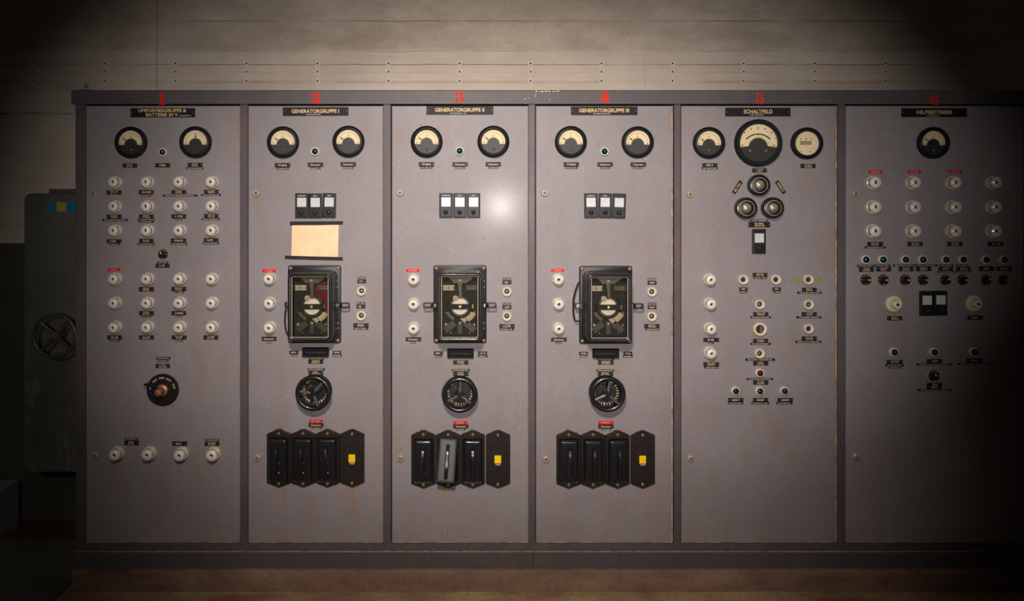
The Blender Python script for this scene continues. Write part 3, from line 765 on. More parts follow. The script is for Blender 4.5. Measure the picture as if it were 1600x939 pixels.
for x, y, wh in ((1161.6, 437, 'left of the top plate in bay five'), (1212.6, 437, 'right of the top plate in bay five'), (1263.5, 437, 'on olive tape in bay five'),
                 (1187.3, 475.6, 'above the wide holder in bay five'), (1263.8, 476, 'middle of the outer three in bay five'), (1263.8, 513.8, 'lowest of the outer three in bay five'), (1187.2, 552.5, 'just above the red pilot lamp')):
    sock(x, y, wh, 1.03, y not in (437, 513.8))
o = thing('open_fuse_holder', 'wide white porcelain ring with open dark centre, cap missing, bay five', 'fuse holder', (X(1187.6, 0.01), 0, Z(514.4, 0.01)))
R = 10.6 * S
part('holder_ring', MB().lathe([(R, 0), (R, 0.010), (R * .96, 0.014), (R * .86, 0.016), (R * .70, 0.015), (R * .62, 0.012), (R * .60, 0.003)], 40, cap=False).mesh('holder_ring', 'old_porcelain'), o)
part('holder_well', MB().lathe([(R * .61, 0.003), (R * .3, 0.0032)], 24).mesh('holder_well', 'ink'), o)
part('contact_blade', MB().box(R * .02, R * .28, -0.010, -0.0032, -R * .55, R * .45).mesh('contact_blade', 'brass'), o)

# ------------------------------------------------------------------ rotary selectors
def sel_meshes(k):
    R = 9.3 * S * k
    ring = MB().lathe([(R, 0), (R, 0.003), (R * .97, 0.0045), (R * .88, 0.0045), (R * .86, 0.002)], 36, cap=False).mesh('selector_ring', 'relay_cream')
    disc = MB().lathe([(R * .87, 0.001), (R * .87, 0.005), (R * .82, 0.007), (R * .60, 0.0075)], 32).mesh('selector_disc', 'bakelite_matt')
    knob = MB(); knob.lathe([(R * .33, 0.006), (R * .32, 0.016), (R * .26, 0.0185)], 20)
    rbox(knob, R * .15, R * .46, R * .1, 0.0125, 0.020, 0.002)
    knob = knob.mesh('selector_knob', 'bakelite')
    ptr = MB().quad(-R * .09, R * .09, R * .02, R * .44, 0.0204).mesh('pointer_line', 'gold_letter', 0)
    mk = MB()
    for i in range(-2, 3):
        an = radians(i * 22); mk.quad(R * .68 * sin(an) - R * .06, R * .68 * sin(an) + R * .06, R * .68 * cos(an) - R * .05, R * .68 * cos(an) + R * .05, 0.0078)
    for s in (-1, 1): mk.quad(s * R * .66 - R * .10, s * R * .66 + R * .10, -R * .05, R * .04, 0.0078)
    mk.quad(-R * .05, R * .05, -R * .78, -R * .62, 0.0078)
    return ring, disc, knob, ptr, mk.mesh('lettering', 'gold_letter', 0)
def selector(px, py, where, ang, k=1.0):
    a, b, c, p, l = cached(('sel', k), lambda: sel_meshes(k))
    o = thing('rotary_selector', 'small round black rotary selector ' + where, 'selector switch', (X(px, 0.005), 0, Z(py, 0.005)), 'rotary selectors')
    part('selector_ring', a, o); d = part('selector_disc', b, o); part('lettering', l, d)
    kn = part('selector_knob', c, o, (0, 0, 0), radians(ang)); part('pointer_line', p, kn)
selector(254.3, 397, 'below the third fuse row in bay one', -25)
for i, (x, an) in enumerate(((1353, 95), (1380.5, 95), (1414.6, 100), (1442.5, 95), (1477.6, 48), (1504.6, 95), (1541, 50), (1568, 90))):
    selector(x, 437, 'in bay six, %s from left in the row of eight' % ('first', 'second', 'third', 'fourth', 'fifth', 'sixth', 'seventh', 'last')[i], an, 1.08)
selector(1459.6, 587, 'lowest on bay six, under the middle pilot lamp', -20, 1.1)

# big rotary of bay one
o = thing('rotary_changeover_switch', 'large round black rotary switch with rusty brass knob in bay one', 'rotary switch', (X(254.8), 0, Z(609)))
R = 25.2 * S
d = part('dial_disc', MB().lathe([(R, 0), (R, 0.004), (R * .97, 0.006), (R * .5, 0.0065)], 52).mesh('dial_disc', 'bakelite_matt'), o)
mk = MB()
for a0 in (95, 60, 165, 20, 130):
    for j in range(6):
        an = radians(a0 - 12 + 4.4 * j); r0, r1 = R * .70, R * .82
        w = R * .014
        c, s_ = cos(an), sin(an)
        mk.add([(r0 * c - w * s_, -0.0067, r0 * s_ + w * c), (r0 * c + w * s_, -0.0067, r0 * s_ - w * c), (r1 * c + w * s_, -0.0067, r1 * s_ - w * c), (r1 * c - w * s_, -0.0067, r1 * s_ + w * c)], [(0, 1, 2, 3)])
part('lettering', mk.mesh('lettering', 'gold_letter', 0), d)
kn = MB().lathe([(R * .38, 0.006), (R * .38, 0.016), (R * .34, 0.018), (R * .25, 0.020), (R * .24, 0.050), (R * .20, 0.054), (R * .17, 0.054), (R * .16, 0.058), (R * .08, 0.060)], 10).mesh('turning_knob', 'bronze_knob', 25)
kp = part('turning_knob', kn, o)
lv = MB().tube([(0, -0.022, 0), (-R * .45, -0.024, R * .30), (-R * .85, -0.026, R * .42), (-R * 1.02, -0.026, R * .40)], [0.008, 0.007, 0.006, 0.004], 10)
part('pointer_lever', lv.mesh('pointer_lever', 'bakelite'), o)

# ------------------------------------------------------------------ push button units with a pale window
def unit_meshes():
    w, h = 10.2 * S, 19.2 * S
    body = MB()
    body.loft([rrect(w, h, .001, 0), rrect(w, h, .001, 0.010), rrect(w - .001, h - .001, .001, 0.012), rrect(w - .003, h - .003, .001, 0.0125), rrect(w - 0.0035, h - 0.0035, .001, 0.0115)], True)
    wy = 5.2 * S
    win = rbox(MB(), 7.2 * S, 7.2 * S, 0.0006, 0.011, 0.0128, 0.0006, 0, wy).mesh('window_pane', 'window_grey', 0)
    kn = MB(); R = 3.4 * S
    prof = [(R * .8, 0.011), (R * .8, 0.014)] + [(R * cos(radians(a)), 0.021 + R * .8 * sin(radians(a))) for a in range(-30, 85, 12)] + [(0, 0.021 + R * .8)]
    kn.lathe(prof, 22, -0.2 * S, -10.6 * S)
    tx = strokes(MB(), 13 * S, 1.7 * S, 0, 15.4 * S, 0.0127, random.Random(5)).mesh('lettering', 'white_letter', 0)
    tx2 = strokes(MB(), 6 * S, 1.7 * S, 0, 15.4 * S, 0.0127, random.Random(6)).mesh('lettering', 'white_letter', 0)
    return body.mesh('housing', 'meter_black', 0), win, kn.mesh('push_knob', 'bakelite'), tx, tx2
def unit(px, py, where, rot=0, tx=0, zs=1.0):
    b, w, k, t1, t2 = cached('unit', unit_meshes)
    o = thing('push_button_unit', 'black push button unit with pale square window ' + where, 'push button', (X(px, 0.012), 0, Z(py, 0.012)), 'push button units', radians(rot))
    part('housing', b, o); part('window_pane', w, o); part('push_knob', k, o)
    if tx: part('lettering', (t1, t2)[tx - 1], o)
for bi, ps in ((1, ((471.3, 321.3, 0.3, 1), (492.6, 321.5, -0.3, 2), (514.2, 321, 1.2, 2))), (2, ((696.8, 320.8, 0, 1), (718.5, 321, 0, 2), (740, 321, 0, 2))), (3, ((923.6, 321.3, -0.4, 1), (945.6, 321.3, 0.8, 2), (967.4, 321.7, 2.0, 0)))):
    for k, (x, y, r, t) in enumerate(ps): unit(x, y, 'in bay %s, %s of three from left' % (WORD[bi], ORD[k]), r, t)
unit(1186.5, 377.2, 'alone under the glass lamps')
for k, (x, y) in enumerate(((1448.8, 474.3), (1470.2, 473.8))): unit(x, y, 'in bay six, %s of the pair' % ('left', 'right')[k])

# ------------------------------------------------------------------ glass lamps of bay five
def bulb_meshes():
    R = 17 * S
    bz = MB().lathe([(R, 0), (R, 0.020), (R * .97, 0.026), (R * .90, 0.030), (R * .80, 0.031), (R * .72, 0.028), (R * .69, 0.020), (R * .66, 0.010)], 48, cap=False).mesh('lamp_housing', 'bakelite')
    rf = MB().lathe([(R * .67, 0.022), (R * .60, 0.012), (R * .4, 0.006), (R * .1, 0.004)], 36).mesh('reflector', 'window_grey')
    bl = MB().lathe([(R * .16, 0.004), (R * .20, 0.010), (R * .40, 0.018), (R * .46, 0.025), (R * .42, 0.031), (R * .28, 0.036), (R * .12, 0.038), (0, 0.0385)], 28).mesh('bulb', 'bulb_grey')
    c = R * .68
    dm = MB().lathe([(c * cos(radians(a)), 0.024 + c * .62 * sin(radians(a))) for a in range(0, 90, 9)] + [(0, 0.024 + c * .62)], 40).mesh('glass_dome', 'glass_smoky', 80)
    rim = MB().lathe([(R * .70, 0.022), (R * .70, 0.0265), (R * .655, 0.0275), (R * .64, 0.024)], 40, cap=False).mesh('retaining_ring', 'old_porcelain')
    return bz, rf, bl, dm, rim
for x, y, q in ((1186.5, 289.3, 'top'), (1166, 325.3, 'lower inner'), (1208, 325, 'lower outer')):
    a, b, c, d_, e_ = cached('bulb', bulb_meshes)
    o = thing('signal_lamp', 'round domed glass lamp in thick black housing, %s one of the triangle' % {'top': 'topmost', 'lower inner': 'lower left', 'lower outer': 'lower right'}[q], 'lamp', (X(x, 0.02), 0, Z(y, 0.02)), 'glass lamps in a triangle')
    part('lamp_housing', a, o); part('reflector', b, o); part('bulb', c, o); part('retaining_ring', e_, o); part('glass_dome', d_, o)

# ------------------------------------------------------------------ relays
def screw_mesh(r, h, mat): return MB().lathe([(r, 0), (r, h * .5), (r * .8, h * .85), (r * .3, h)], 16).mesh('corner_screw', mat)
def relay(cx, cy, bay, where, red=False, latches=(1, 1), cable=None):
    o = thing('protection_relay', 'black relay with glass window over clockwork, %s' % where, 'relay', (X(cx), 0, Z(cy)), 'glass fronted relays')
    W, Hh = 41.3 * S, 60.8 * S
    fl = MB(); fl.loft([rrect(W, Hh, 0.010, 0), rrect(W, Hh, 0.010, 0.008), rrect(W - .001, Hh - .001, 0.010, 0.0105), rrect(W - .004, Hh - .004, 0.009, 0.012)], True)
    part('mounting_flange', fl.mesh('mounting_flange', 'bakelite_matt'), o)
    # stepped cover with the opening for the pane
    cw, ch = 36.6 * S, 54.3 * S
    lv = [(cw, ch, .030, 0.0115), (cw, ch, .030, 0.026)]
    def shoulder(i0, i1, r0, h0, h1, k=5):
        for q in range(1, k + 1):
            a_ = pi / 2 * q / k; f = 1 - cos(a_); g = sin(a_)
            lv.append((cw - i0 - (i1 - i0) * f, ch - i0 - (i1 - i0) * f, max(r0 - (i0 + (i1 - i0) * f), .006), h0 + (h1 - h0) * g))
    shoulder(0, .0025, .030, 0.026, 0.031); lv.append((cw - .0030, ch - .0030, .027, 0.031)); lv.append((cw - .0032, ch - .0032, .027, 0.056))
    shoulder(.0032, .0052, .030, 0.056, 0.060); lv.append((cw - .0056, ch - .0056, .024, 0.060)); lv.append((cw - .0058, ch - .0058, .024, 0.088))
    shoulder(.0058, .0135, .030, 0.088, 0.102, 7); lv += [(cw - .0180, ch - .0165, .012, 0.1015), (cw - .0215, ch - .0195, .009, 0.0995), (cw - .0235, ch - .021, .006, 0.094), (cw - .0235, ch - .021, .006, 0.045)]
    cv = MB(); cv.loft([rrect(a, b, r, h, 0, -0.001) for a, b, r, h in lv], False)
    part('cover', cv.mesh('cover', 'bakelite', 35), o)
    ww, wh_ = cw - .0236, ch - .0211
    rim = MB(); rim.loft([rrect(ww + .0008, wh_ + .0008, .006, 0.0935), rrect(ww + .0008, wh_ + .0008, .006, 0.0962), rrect(ww - .0016, wh_ - .0016, .005, 0.0962), rrect(ww - .0016, wh_ - .0016, .005, 0.0935)], False)
    part('window_seal', rim.mesh('window_seal', 'relay_cream', 0), o)
    part('window_glass', MB().loft([rrect(ww, wh_, .006, 0.0930), rrect(ww, wh_, .006, 0.0945)], True, True).mesh('window_glass', 'glass', 0), o)
    mv = part('movement_plate', MB().prism([(x, z) for x, _, z in rrect(ww + .002, wh_ + .002, .004, 0)], 0.044, 0.050).mesh('movement_plate', 'relay_dark', 0), o)
    hz = -1.0 * S; hx = 0.3 * S; G = 'relay_grey'
    def q(nm, mb, mat, smooth=30): return part(nm, mb.mesh(nm, mat, smooth), mv)
    q('wheel_housing', MB().lathe([(18 * S, 0.050), (18 * S, 0.056), (17 * S, 0.058), (16 * S, 0.056), (15.5 * S, 0.052)], 40, hx, hz), 'arm_dark')
    q('time_disc', MB().lathe([(12.6 * S, 0.052), (12.6 * S, 0.062), (12 * S, 0.063)], 40, hx, hz), 'old_porcelain')
    q('cam', MB().lathe([(4.2 * S, 0.056), (4.2 * S, 0.066), (3.6 * S, 0.067), (1.0 * S, 0.067), (0.9 * S, 0.063)], 24, hx - 7 * S, hz + 13 * S), 'relay_cream')
    sb = MB(); sb.box(hx - 18.5 * S, hx + 18.5 * S, -0.070, -0.064, hz - 4 * S, hz + 4 * S)
    q('strap', sb, 'relay_dark', 0)
    q('hub_nut', MB().lathe([(2.9 * S, 0.069), (2.9 * S, 0.076), (2 * S, 0.0785), (0.8 * S, 0.079)], 20, hx, hz), 'brass')
    for sx, sz in ((19.5, 2), (19.3, -1.2)): q('contact', MB().lathe([(1.0 * S, 0.064), (1.0 * S, 0.070)], 10, hx + sx * S, hz + sz * S), 'brass')
    # scale sector
    sec = arc_pts(27 * S, 285, 335, 14) + arc_pts(18.5 * S, 335, 270, 14)
    q('scale_sector', MB().prism([(hx + x, hz + z) for x, z in sec], 0.056, 0.060), 'relay_cream', 0)
    tk = MB()
    for i in range(9):
        an = radians(284 + 6 * i); c, s_ = cos(an), sin(an); w = .25 * S
        for r0, r1 in ((24 * S, 26.2 * S),): tk.add([(hx + r0 * c - w * s_, -0.0602, hz + r0 * s_ + w * c), (hx + r0 * c + w * s_, -0.0602, hz + r0 * s_ - w * c), (hx + r1 * c + w * s_, -0.0602, hz + r1 * s_ - w * c), (hx + r1 * c - w * s_, -0.0602, hz + r1 * s_ + w * c)], [(0, 1, 2, 3)])
    an = radians(296); c, s_ = cos(an), sin(an)
    tk.prism([(hx + 19 * S * c - .5 * S, hz + 19 * S * s_), (hx + 19 * S * c + .5 * S, hz + 19 * S * s_), (hx + 23 * S * c + .5 * S, hz + 23 * S * s_ + .4 * S), (hx + 23 * S * c - .5 * S, hz + 23 * S * s_)], 0.0601, 0.0608)
    q('scale_ticks', tk, 'ink', 0)
    # top bracket and arm
    tb = [(-18, 44), (18, 44), (19, 41), (11, 36.5), (9, 33.5), (6, 36), (3, 33), (2.4, 24), (3.2, 14), (0.6, 13), (-0.6, 13), (-2, 24), (-3, 33), (-6, 36), (-9, 33.5), (-11, 37)]
    q('upper_bracket', MB().prism([(hx + a * S, a2 * S) for a, a2 in tb], 0.060, 0.066), G, 0)
    q('pivot', MB().lathe([(2.4 * S, 0.064), (2.4 * S, 0.071), (1.4 * S, 0.073)], 18, hx, 39 * S), 'relay_cream')
    q('fork_arm', MB().box(hx - 1.6 * S, hx - .5 * S, -0.069, -0.062, hz + 12 * S, hz + 30 * S).box(hx + .7 * S, hx + 1.8 * S, -0.069, -0.062, hz + 12 * S, hz + 30 * S), G, 0)
    # indicator plates
    q('counter', MB().box(-26 * S, -8 * S, -0.058, -0.050, 23.5 * S, 31.5 * S), 'relay_cream', 0)
    q('counter_marks', MB().quad(-17.8 * S, -16.8 * S, 25 * S, 30 * S, 0.0584).quad(-9.6 * S, -8.2 * S, 24.5 * S, 30 * S, 0.0584).quad(-25.5 * S, -24.5 * S, 25.5 * S, 29.5 * S, 0.0584), 'ink', 0)
    q('type_plate', MB().box(9 * S, 28 * S, -0.056, -0.050, 24.0 * S, 31.5 * S), G, 0)
    tp = MB(); tp.quad(9.8 * S, 27.2 * S, 25.0 * S, 30.7 * S, 0.0563)
    q('type_plate_field', tp, 'relay_dark', 0)
    q('type_plate_lettering', strokes(strokes(MB(), 14 * S, 1.3 * S, 18.5 * S, 29.2 * S, 0.0566, random.Random(3)), 14 * S, 1.3 * S, 18.5 * S, 26.7 * S, 0.0566, random.Random(4)), 'relay_cream', 0)
    if red: q('red_plate', MB().prism([(6 * S, 35 * S), (28 * S, 39 * S), (28 * S, -8 * S), (20 * S, -8 * S), (19 * S, 6 * S), (4 * S, 18 * S)], 0.050, 0.0545), 'relay_red', 0)
    # lower tripod
    for dx0, dx1, z0, z1, w in ((-8, -23, -26, -38, 5), (0, 0, -24, -43, 3.4), (8, 23, -26, -38, 5)):
        v = MB(); ax, az, bx, bz = hx + dx0 * S, z0 * S, hx + dx1 * S, z1 * S
        l = math.hypot(bx - ax, bz - az); nx, nz = -(bz - az) / l * w * S, (bx - ax) / l * w * S
        v.prism([(ax + nx, az + nz), (bx + nx, bz + nz), (bx - nx, bz - nz), (ax - nx, az - nz)], 0.052, 0.060)
        q('bracket_arm', v, 'arm_dark', 0)
    for sx, sz, r, mt in ((-21.5, -28.5, 2.2, 'relay_cream'), (22, -28.5, 2.2, 'brass'), (0, -26.5, 2.0, 'relay_cream'), (-21, -10, 1.4, 'brass'), (22, -9.5, 1.4, 'brass'), (-14, -41, 1.6, 'brass'), (15, -41, 1.6, 'brass')):
        q('plate_screw', MB().lathe([(r * S, 0.050), (r * S, 0.064), (r * .5 * S, 0.067)], 14, hx + sx * S, sz * S), mt)
    q('lower_sector', MB().prism([(hx + x, hz + z) for x, z in arc_pts(24 * S, 205, 245, 8) + arc_pts(19 * S, 245, 205, 8)], 0.053, 0.057), G, 0)
    cs = cached('corner_screw', lambda: screw_mesh(2.9 * S, 0.006, 'copper_screw'))
    for sx in (-1, 1):
        for sz in (-1, 1): part('corner_screw', cs, o, (sx * (W - 4.3 * S), -0.012, sz * (Hh - 4.6 * S)))
    stud = cached('stud', lambda: MB().lathe([(1.3 * S, 0), (1.3 * S, 0.010), (0.6 * S, 0.011)], 10).mesh('stud', 'copper_screw'))
    for sz in (36, 27, -29, -37): part('stud', stud, o, (W - 4 * S, -0.012, sz * S))
    def latch(sx):
        a = MB(); rbox(a, 4.5 * S, 3.6 * S, 0.002, 0.012, 0.046, 0.003, sx * 38.5 * S, 0)
        l = part('latch', a.mesh('latch', 'bakelite_matt'), o)
        a = MB(); w = 7.4 * S; hh = 4.6 * S; c_ = sx * (W + 8.0 * S)
        lvls = [(w, hh, .006, 0.030), (w, hh, .006, 0.038), (w - .0055, hh - .0055, .003, 0.038), (w - .0055, hh - .0055, .003, 0.030), (w, hh, .006, 0.030)]
        a.loft([rrect(x, z, r, h, c_, -1.0 * S) for x, z, r, h in lvls], False)
        a.box(c_ - sx * w * 1.6 if sx > 0 else c_ + w * .6, c_ - sx * w * .6 if sx > 0 else c_ + w * 1.6, -0.038, -0.030, -3.5 * S, 2.2 * S)
        part('latch_loop', a.mesh('latch_loop', 'bakelite_matt'), l)
        for sz in (-1.6, 1.6): part('latch_screw', MB().lathe([(1.5 * S, 0.046), (1.5 * S, 0.050), (.7 * S, 0.052)], 12, sx * 38 * S, sz * S).mesh('latch_screw', 'steel_bright'), l)
    for sx, on in zip((-1, 1), latches):
        if on: latch(sx)
    if cable == 'low':
        a = MB(); rbox(a, 3 * S, 4 * S, 0.002, 0.012, 0.040, 0.003, -41 * S, 0)
        part('latch', a.mesh('latch', 'bakelite_matt'), o)
        a = MB().tube([(-41 * S, -0.03, -2 * S), (-43.5 * S, -0.034, -12 * S), (-44 * S, -0.034, -26 * S), (-43 * S, -0.030, -38 * S), (-40 * S, -0.022, -48 * S), (-36 * S, -0.014, -54 * S)], 0.0030, 8)
        part('cable', a.mesh('cable', 'bakelite'), o)
    if cable == 'loop':
        a = MB(); rbox(a, 5.5 * S, 4.2 * S, 0.002, 0.012, 0.044, 0.003, -43 * S, -1 * S)
        part('latch', a.mesh('latch', 'dull_metal'), o)
        P = [(-41, 36), (-44, 33), (-48, 22), (-51, 10), (-51.5, -2), (-51, -14), (-49.5, -22), (-46, -25), (-41.5, -24), (-40, -20)]
        a = MB().tube([(x * S, -0.020 - 0.012 * sin(pi * i / 9), z * S) for i, (x, z) in enumerate(P)], 0.0032, 8)
        part('cable', a.mesh('cable', 'bakelite'), o)
relay(491.9, 475, 1, 'dark red plate behind its pane, bay two', True, (0, 1), 'low')
relay(718.8, 475, 2, 'latches on both sides, bay three', False, (1, 1))
relay(945.9, 476, 3, 'cable loop at its side, bay four', False, (0, 1), 'loop')

# ------------------------------------------------------------------ slot switches under the relays
for bi, x, y, lev in ((1, 492.8, 550.5, -1), (2, 719.5, 552.3, 1), (3, 946.7, 552.3, 1)):
    o = thing('slide_switch', 'flat black slide switch with horizontal slot under the relay of bay %s' % WORD[bi], 'switch', (X(x, .012), 0, Z(y, .012)), 'slide switches')
    w, h = 20.5 * S, 7.3 * S
    mb = MB(); mb.loft([rrect(w, h, .003, 0), rrect(w, h, .003, 0.014), rrect(w - .002, h - .002, .003, 0.017), rrect(w * .80, h * .30, .002, 0.017), rrect(w * .80, h * .30, .002, 0.006)], True)
    part('switch_body', mb.mesh('switch_body', 'slot_black'), o)
    part('slot', MB().quad(-w * .79, w * .79, -h * .29, h * .29, 0.0065).mesh('slot', 'ink', 0), o)
    part('slide_knob', MB().lathe([(1.9 * S, 0.006), (1.9 * S, 0.022), (1.2 * S, 0.024)], 14, lev * w * .82, -h * .1 * lev).mesh('slide_knob', 'bakelite'), o)

# ------------------------------------------------------------------ handwheel switches
def wheel(px, py, bay, angs, where):
    hr = 0.052
    o = thing('handwheel_switch', 'black three spoked handwheel over numbered dial, %s' % where, 'handwheel', (X(px, hr), 0, Z(py, hr)), 'black handwheels')
    R = 27.8 * S
    dd = part('dial_disc', MB().lathe([(R * .93, 0), (R * .93, 0.005), (R * .90, 0.007), (R * .3, 0.0075)], 48).mesh('dial_disc', 'bakelite_matt'), o)
    mk = MB(); r = random.Random(bay)
    for i in range(28):
        a0 = 360 * i / 28 + 6
        if r.random() < 0.12: continue
        an = radians(a0); rr = R * .66; c, s_ = cos(an), sin(an)
        w, l = R * .022, R * .055
        if r.random() < .35:
            l *= 1.3; w *= 1.6
        mk.add([(c * (rr - l) - s_ * w, -0.0078, s_ * (rr - l) + c * w), (c * (rr - l) + s_ * w, -0.0078, s_ * (rr - l) - c * w), (c * (rr + l) + s_ * w, -0.0078, s_ * (rr + l) - c * w), (c * (rr + l) - s_ * w, -0.0078, s_ * (rr + l) + c * w)], [(0, 1, 2, 3)])
    part('scale_marks', mk.mesh('scale_marks', 'gold_letter', 0), dd)
    ar = MB()
    for a0, a1, rad_ in ((100, 215, .80), (225, 325, .80), (330, 430, .80), (20, 70, .47), (120, 165, .47)):
        p = arc_pts(R * rad_, a0, a1, 16) + arc_pts(R * (rad_ - .025), a1, a0, 16)
        ar.prism(p, 0.0074, 0.0079)
    part('scale_arc', ar.mesh('scale_arc', 'relay_grey', 0), dd)
    part('red_mark', MB().lathe([(R * .045, 0.0074), (R * .045, 0.0081)], 12, -R * .27, R * .28).mesh('red_mark', 'red_tape', 0), dd)
    rm = MB(); rt = R * .135; Rc = R - rt; n = 56
    rm.lathe([(Rc + rt * cos(radians(a)), hr + rt * .9 * sin(radians(a))) for a in range(0, 360, 24)], n, closed=True)
    part('rim', rm.mesh('rim', 'bakelite', 60), o)
    part('hub', MB().lathe([(R * .16, 0.006), (R * .16, hr - .01), (R * .24, hr - .008), (R * .25, hr + .002), (R * .21, hr + .006), (R * .17, hr + .006), (R * .15, hr + .003), (R * .05, hr + .003)], 28).mesh('hub', 'bakelite'), o)
    sp = cached('spoke', lambda: MB().tube([(R * .15, -hr + .002, 0), (R * .5, -hr + 0.0, 0), (R * .80, -hr, 0)], [R * .115, R * .085, R * .075], 12).mesh('spoke', 'dull_metal', 60))
    for a in angs: part('spoke', sp, o, (0, 0, 0), -radians(a))
wheel(489.5, 614.5, 1, (172, 290, 50), 'one spoke pointing level, bay two')
wheel(718.6, 617, 2, (207, 322, 88), 'paler scale marks than the rest, bay three')
wheel(949.5, 616, 3, (203, 318, 80), 'yellowed dial, bay four')

# ------------------------------------------------------------------ switch fuses at the bottom
def hexa(w, top, sh, bsh, bot): return [(-w, bsh), (-w * .93, bsh - .004), (0, bot), (w * .93, bsh - .004), (w, bsh), (w, sh), (w * .93, sh + .003), (w * .12, top), (-w * .12, top), (-w * .93, sh + .003), (-w, sh)]
def hexring(pts, h, k): return [(x * k, -h, z * (1 - (1 - k) * .4)) for x, z in pts]
def breaker_meshes():
    w = 19.0 * S; P = hexa(w, 45.5 * S, 37.5 * S, -36.5 * S, -44.8 * S)
    if sum(P[i][0] * P[(i + 1) % len(P)][1] - P[(i + 1) % len(P)][0] * P[i][1] for i in range(len(P))) < 0: P = P[::-1]
    mp = MB().loft([hexring(P, 0, 1), hexring(P, 0.007, 1), hexring(P, 0.010, .95), hexring(P, 0.011, .92)], True).mesh('mounting_plate', 'bakelite_brown', 25)
    bl = MB().loft([hexring(P, 0, 1), hexring(P, 0.006, 1), hexring(P, 0.008, .97)], True).mesh('mounting_plate', 'bakelite_brown', 25)
    fr = MB(); a, b = 15.8 * S, 35.2 * S
    fr.loft([rrect(a, b, .007, 0.010), rrect(a, b, .007, 0.018), rrect(a - .002, b - .002, .006, 0.020), rrect(a - .004, b - .004, .005, 0.019), rrect(a - .004, b - .004, .005, 0.011)], True)
    fr = fr.mesh('surround', 'bakelite_matt')
    a, b = 13.9 * S, 32.5 * S
    cv = MB().loft([rrect(a, b, .006, 0.011), rrect(a, b, .006, 0.020)] + [rrect(a - .010 * (1 - cos(radians(15 * q))), b - .010 * (1 - cos(radians(15 * q))), .006, 0.020 + .012 * sin(radians(15 * q))) for q in range(1, 7)], True, True).mesh('cover', 'bakelite', 50)
    path = [(0, -0.030, 23 * S), (0, -0.044, 21.5 * S), (0, -0.054, 17 * S), (0, -0.058, 9 * S), (0, -0.058, -8 * S), (0, -0.056, -18 * S), (0, -0.046, -24.5 * S), (0, -0.030, -27 * S)]
    hd = MB()
    rings = []
    for i, (x, y, z) in enumerate(path):
        a_ = 3.6 * S if i in (0, len(path) - 1) else 2.7 * S
        t = .0032
        nx = i / (len(path) - 1)
        dy, dz = path[min(i + 1, 7)][1] - path[max(i - 1, 0)][1], path[min(i + 1, 7)][2] - path[max(i - 1, 0)][2]
        l = math.hypot(dy, dz); ny, nz = dz / l * t, -dy / l * t
        rings.append([(-a_, y - ny, z - nz), (-a_ * .6, y + ny * 1.0, z + nz), (a_ * .6, y + ny * 1.0, z + nz), (a_, y - ny, z - nz)])
    hd.loft(rings, True, True)
    hd = hd.mesh('handle', 'bakelite', 40)
    mk = MB(); mk.lathe([(1.9 * S, 0.0318), (1.9 * S, 0.0325)], 14, 1.2 * S, -4 * S)
    mk2 = MB(); mk2.lathe([(1.5 * S, 0.0318), (1.5 * S, 0.0325)], 14, 1.5 * S, -19 * S)
    return mp, bl, fr, cv, hd, mk.mesh('cover_screw', 'relay_grey'), mk2.mesh('cover_mark', 'relay_cream')
BM = breaker_meshes()
sheen_cover = BM[3].copy(); sheen_cover.materials[0] = M['sheen_grey']  # copy of the black cover with the reflected sheen painted on
scr_c = MB().lathe([(2.6 * S, 0), (2.6 * S, .003), (1.6 * S, .005)], 14).mesh('fixing_screw', 'copper_screw')
scr_b = MB().lathe([(2.4 * S, 0), (2.4 * S, .003), (1.4 * S, .005)], 14).mesh('fixing_screw', 'steel_bright')
for bi, xs_, y in ((1, (435.8, 473.7, 511.8, 550.2), 716.7), (2, (661.6, 700.2, 738.6, 778.2), 718.3), (3, (888.6, 926.6, 965.0, 1004.5), 718.6)):
    for k, x in enumerate(xs_):
        if k < 3:
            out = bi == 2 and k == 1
            lab = 'black lever fuse switch with grey-sheened cover tilted half out, bay three' if out else 'black fuse switch with upright handle, bay %s, %s from left' % (WORD[bi], ORD[k])
            o = thing('fuse_switch', lab, 'switch', (X(x, .008), 0, Z(y, .008)), 'handled fuse switches')
            part('mounting_plate', BM[0], o); part('surround', BM[2], o)
            cv = part('cover', sheen_cover if out else BM[3], o); part('handle', BM[4], cv); part('cover_screw', BM[5], cv); part('cover_mark', BM[6], cv)
            for sz in (39.5, -38.5): part('fixing_screw', scr_c, o, (0, -.011, sz * S))
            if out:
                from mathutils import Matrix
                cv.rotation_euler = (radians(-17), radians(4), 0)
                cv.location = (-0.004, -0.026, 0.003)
                cv['label'] = 'grey-sheened cover pulled out at the bottom'
            part('fuse_well', MB().quad(-11 * S, 11 * S, -29 * S, 29 * S, 0.0116).mesh('fuse_well', 'ink', 0), o)
        else:
            o = thing('blanking_plate', 'plain brown black blanking plate with yellow square sticker, bay %s' % WORD[bi], 'cover plate', (X(x, .008), 0, Z(y, .008)), 'blanking plates')
            part('plate_body', BM[1], o)
            for sz in (38.5, -38.5): part('fixing_screw', scr_b, o, (-.3 * S, -.008, sz * S))
            part('yellow_sticker', rbox(MB(), 5.1 * S, 6.1 * S, .0005, 0.0075, 0.0088, .0003, -.4 * S, 0.6 * S).mesh('yellow_sticker', 'yellow', 0), o, label='yellow square sticker')
            part('window_mark', MB().prism([(x_ * S, z_ * S) for x_, z_ in ((-4.5, -6.4), (4.2, -6.4), (3.4, -8.6), (-3.4, -8.6))], .0075, .0083).mesh('window_mark', 'relay_cream', 0), o)

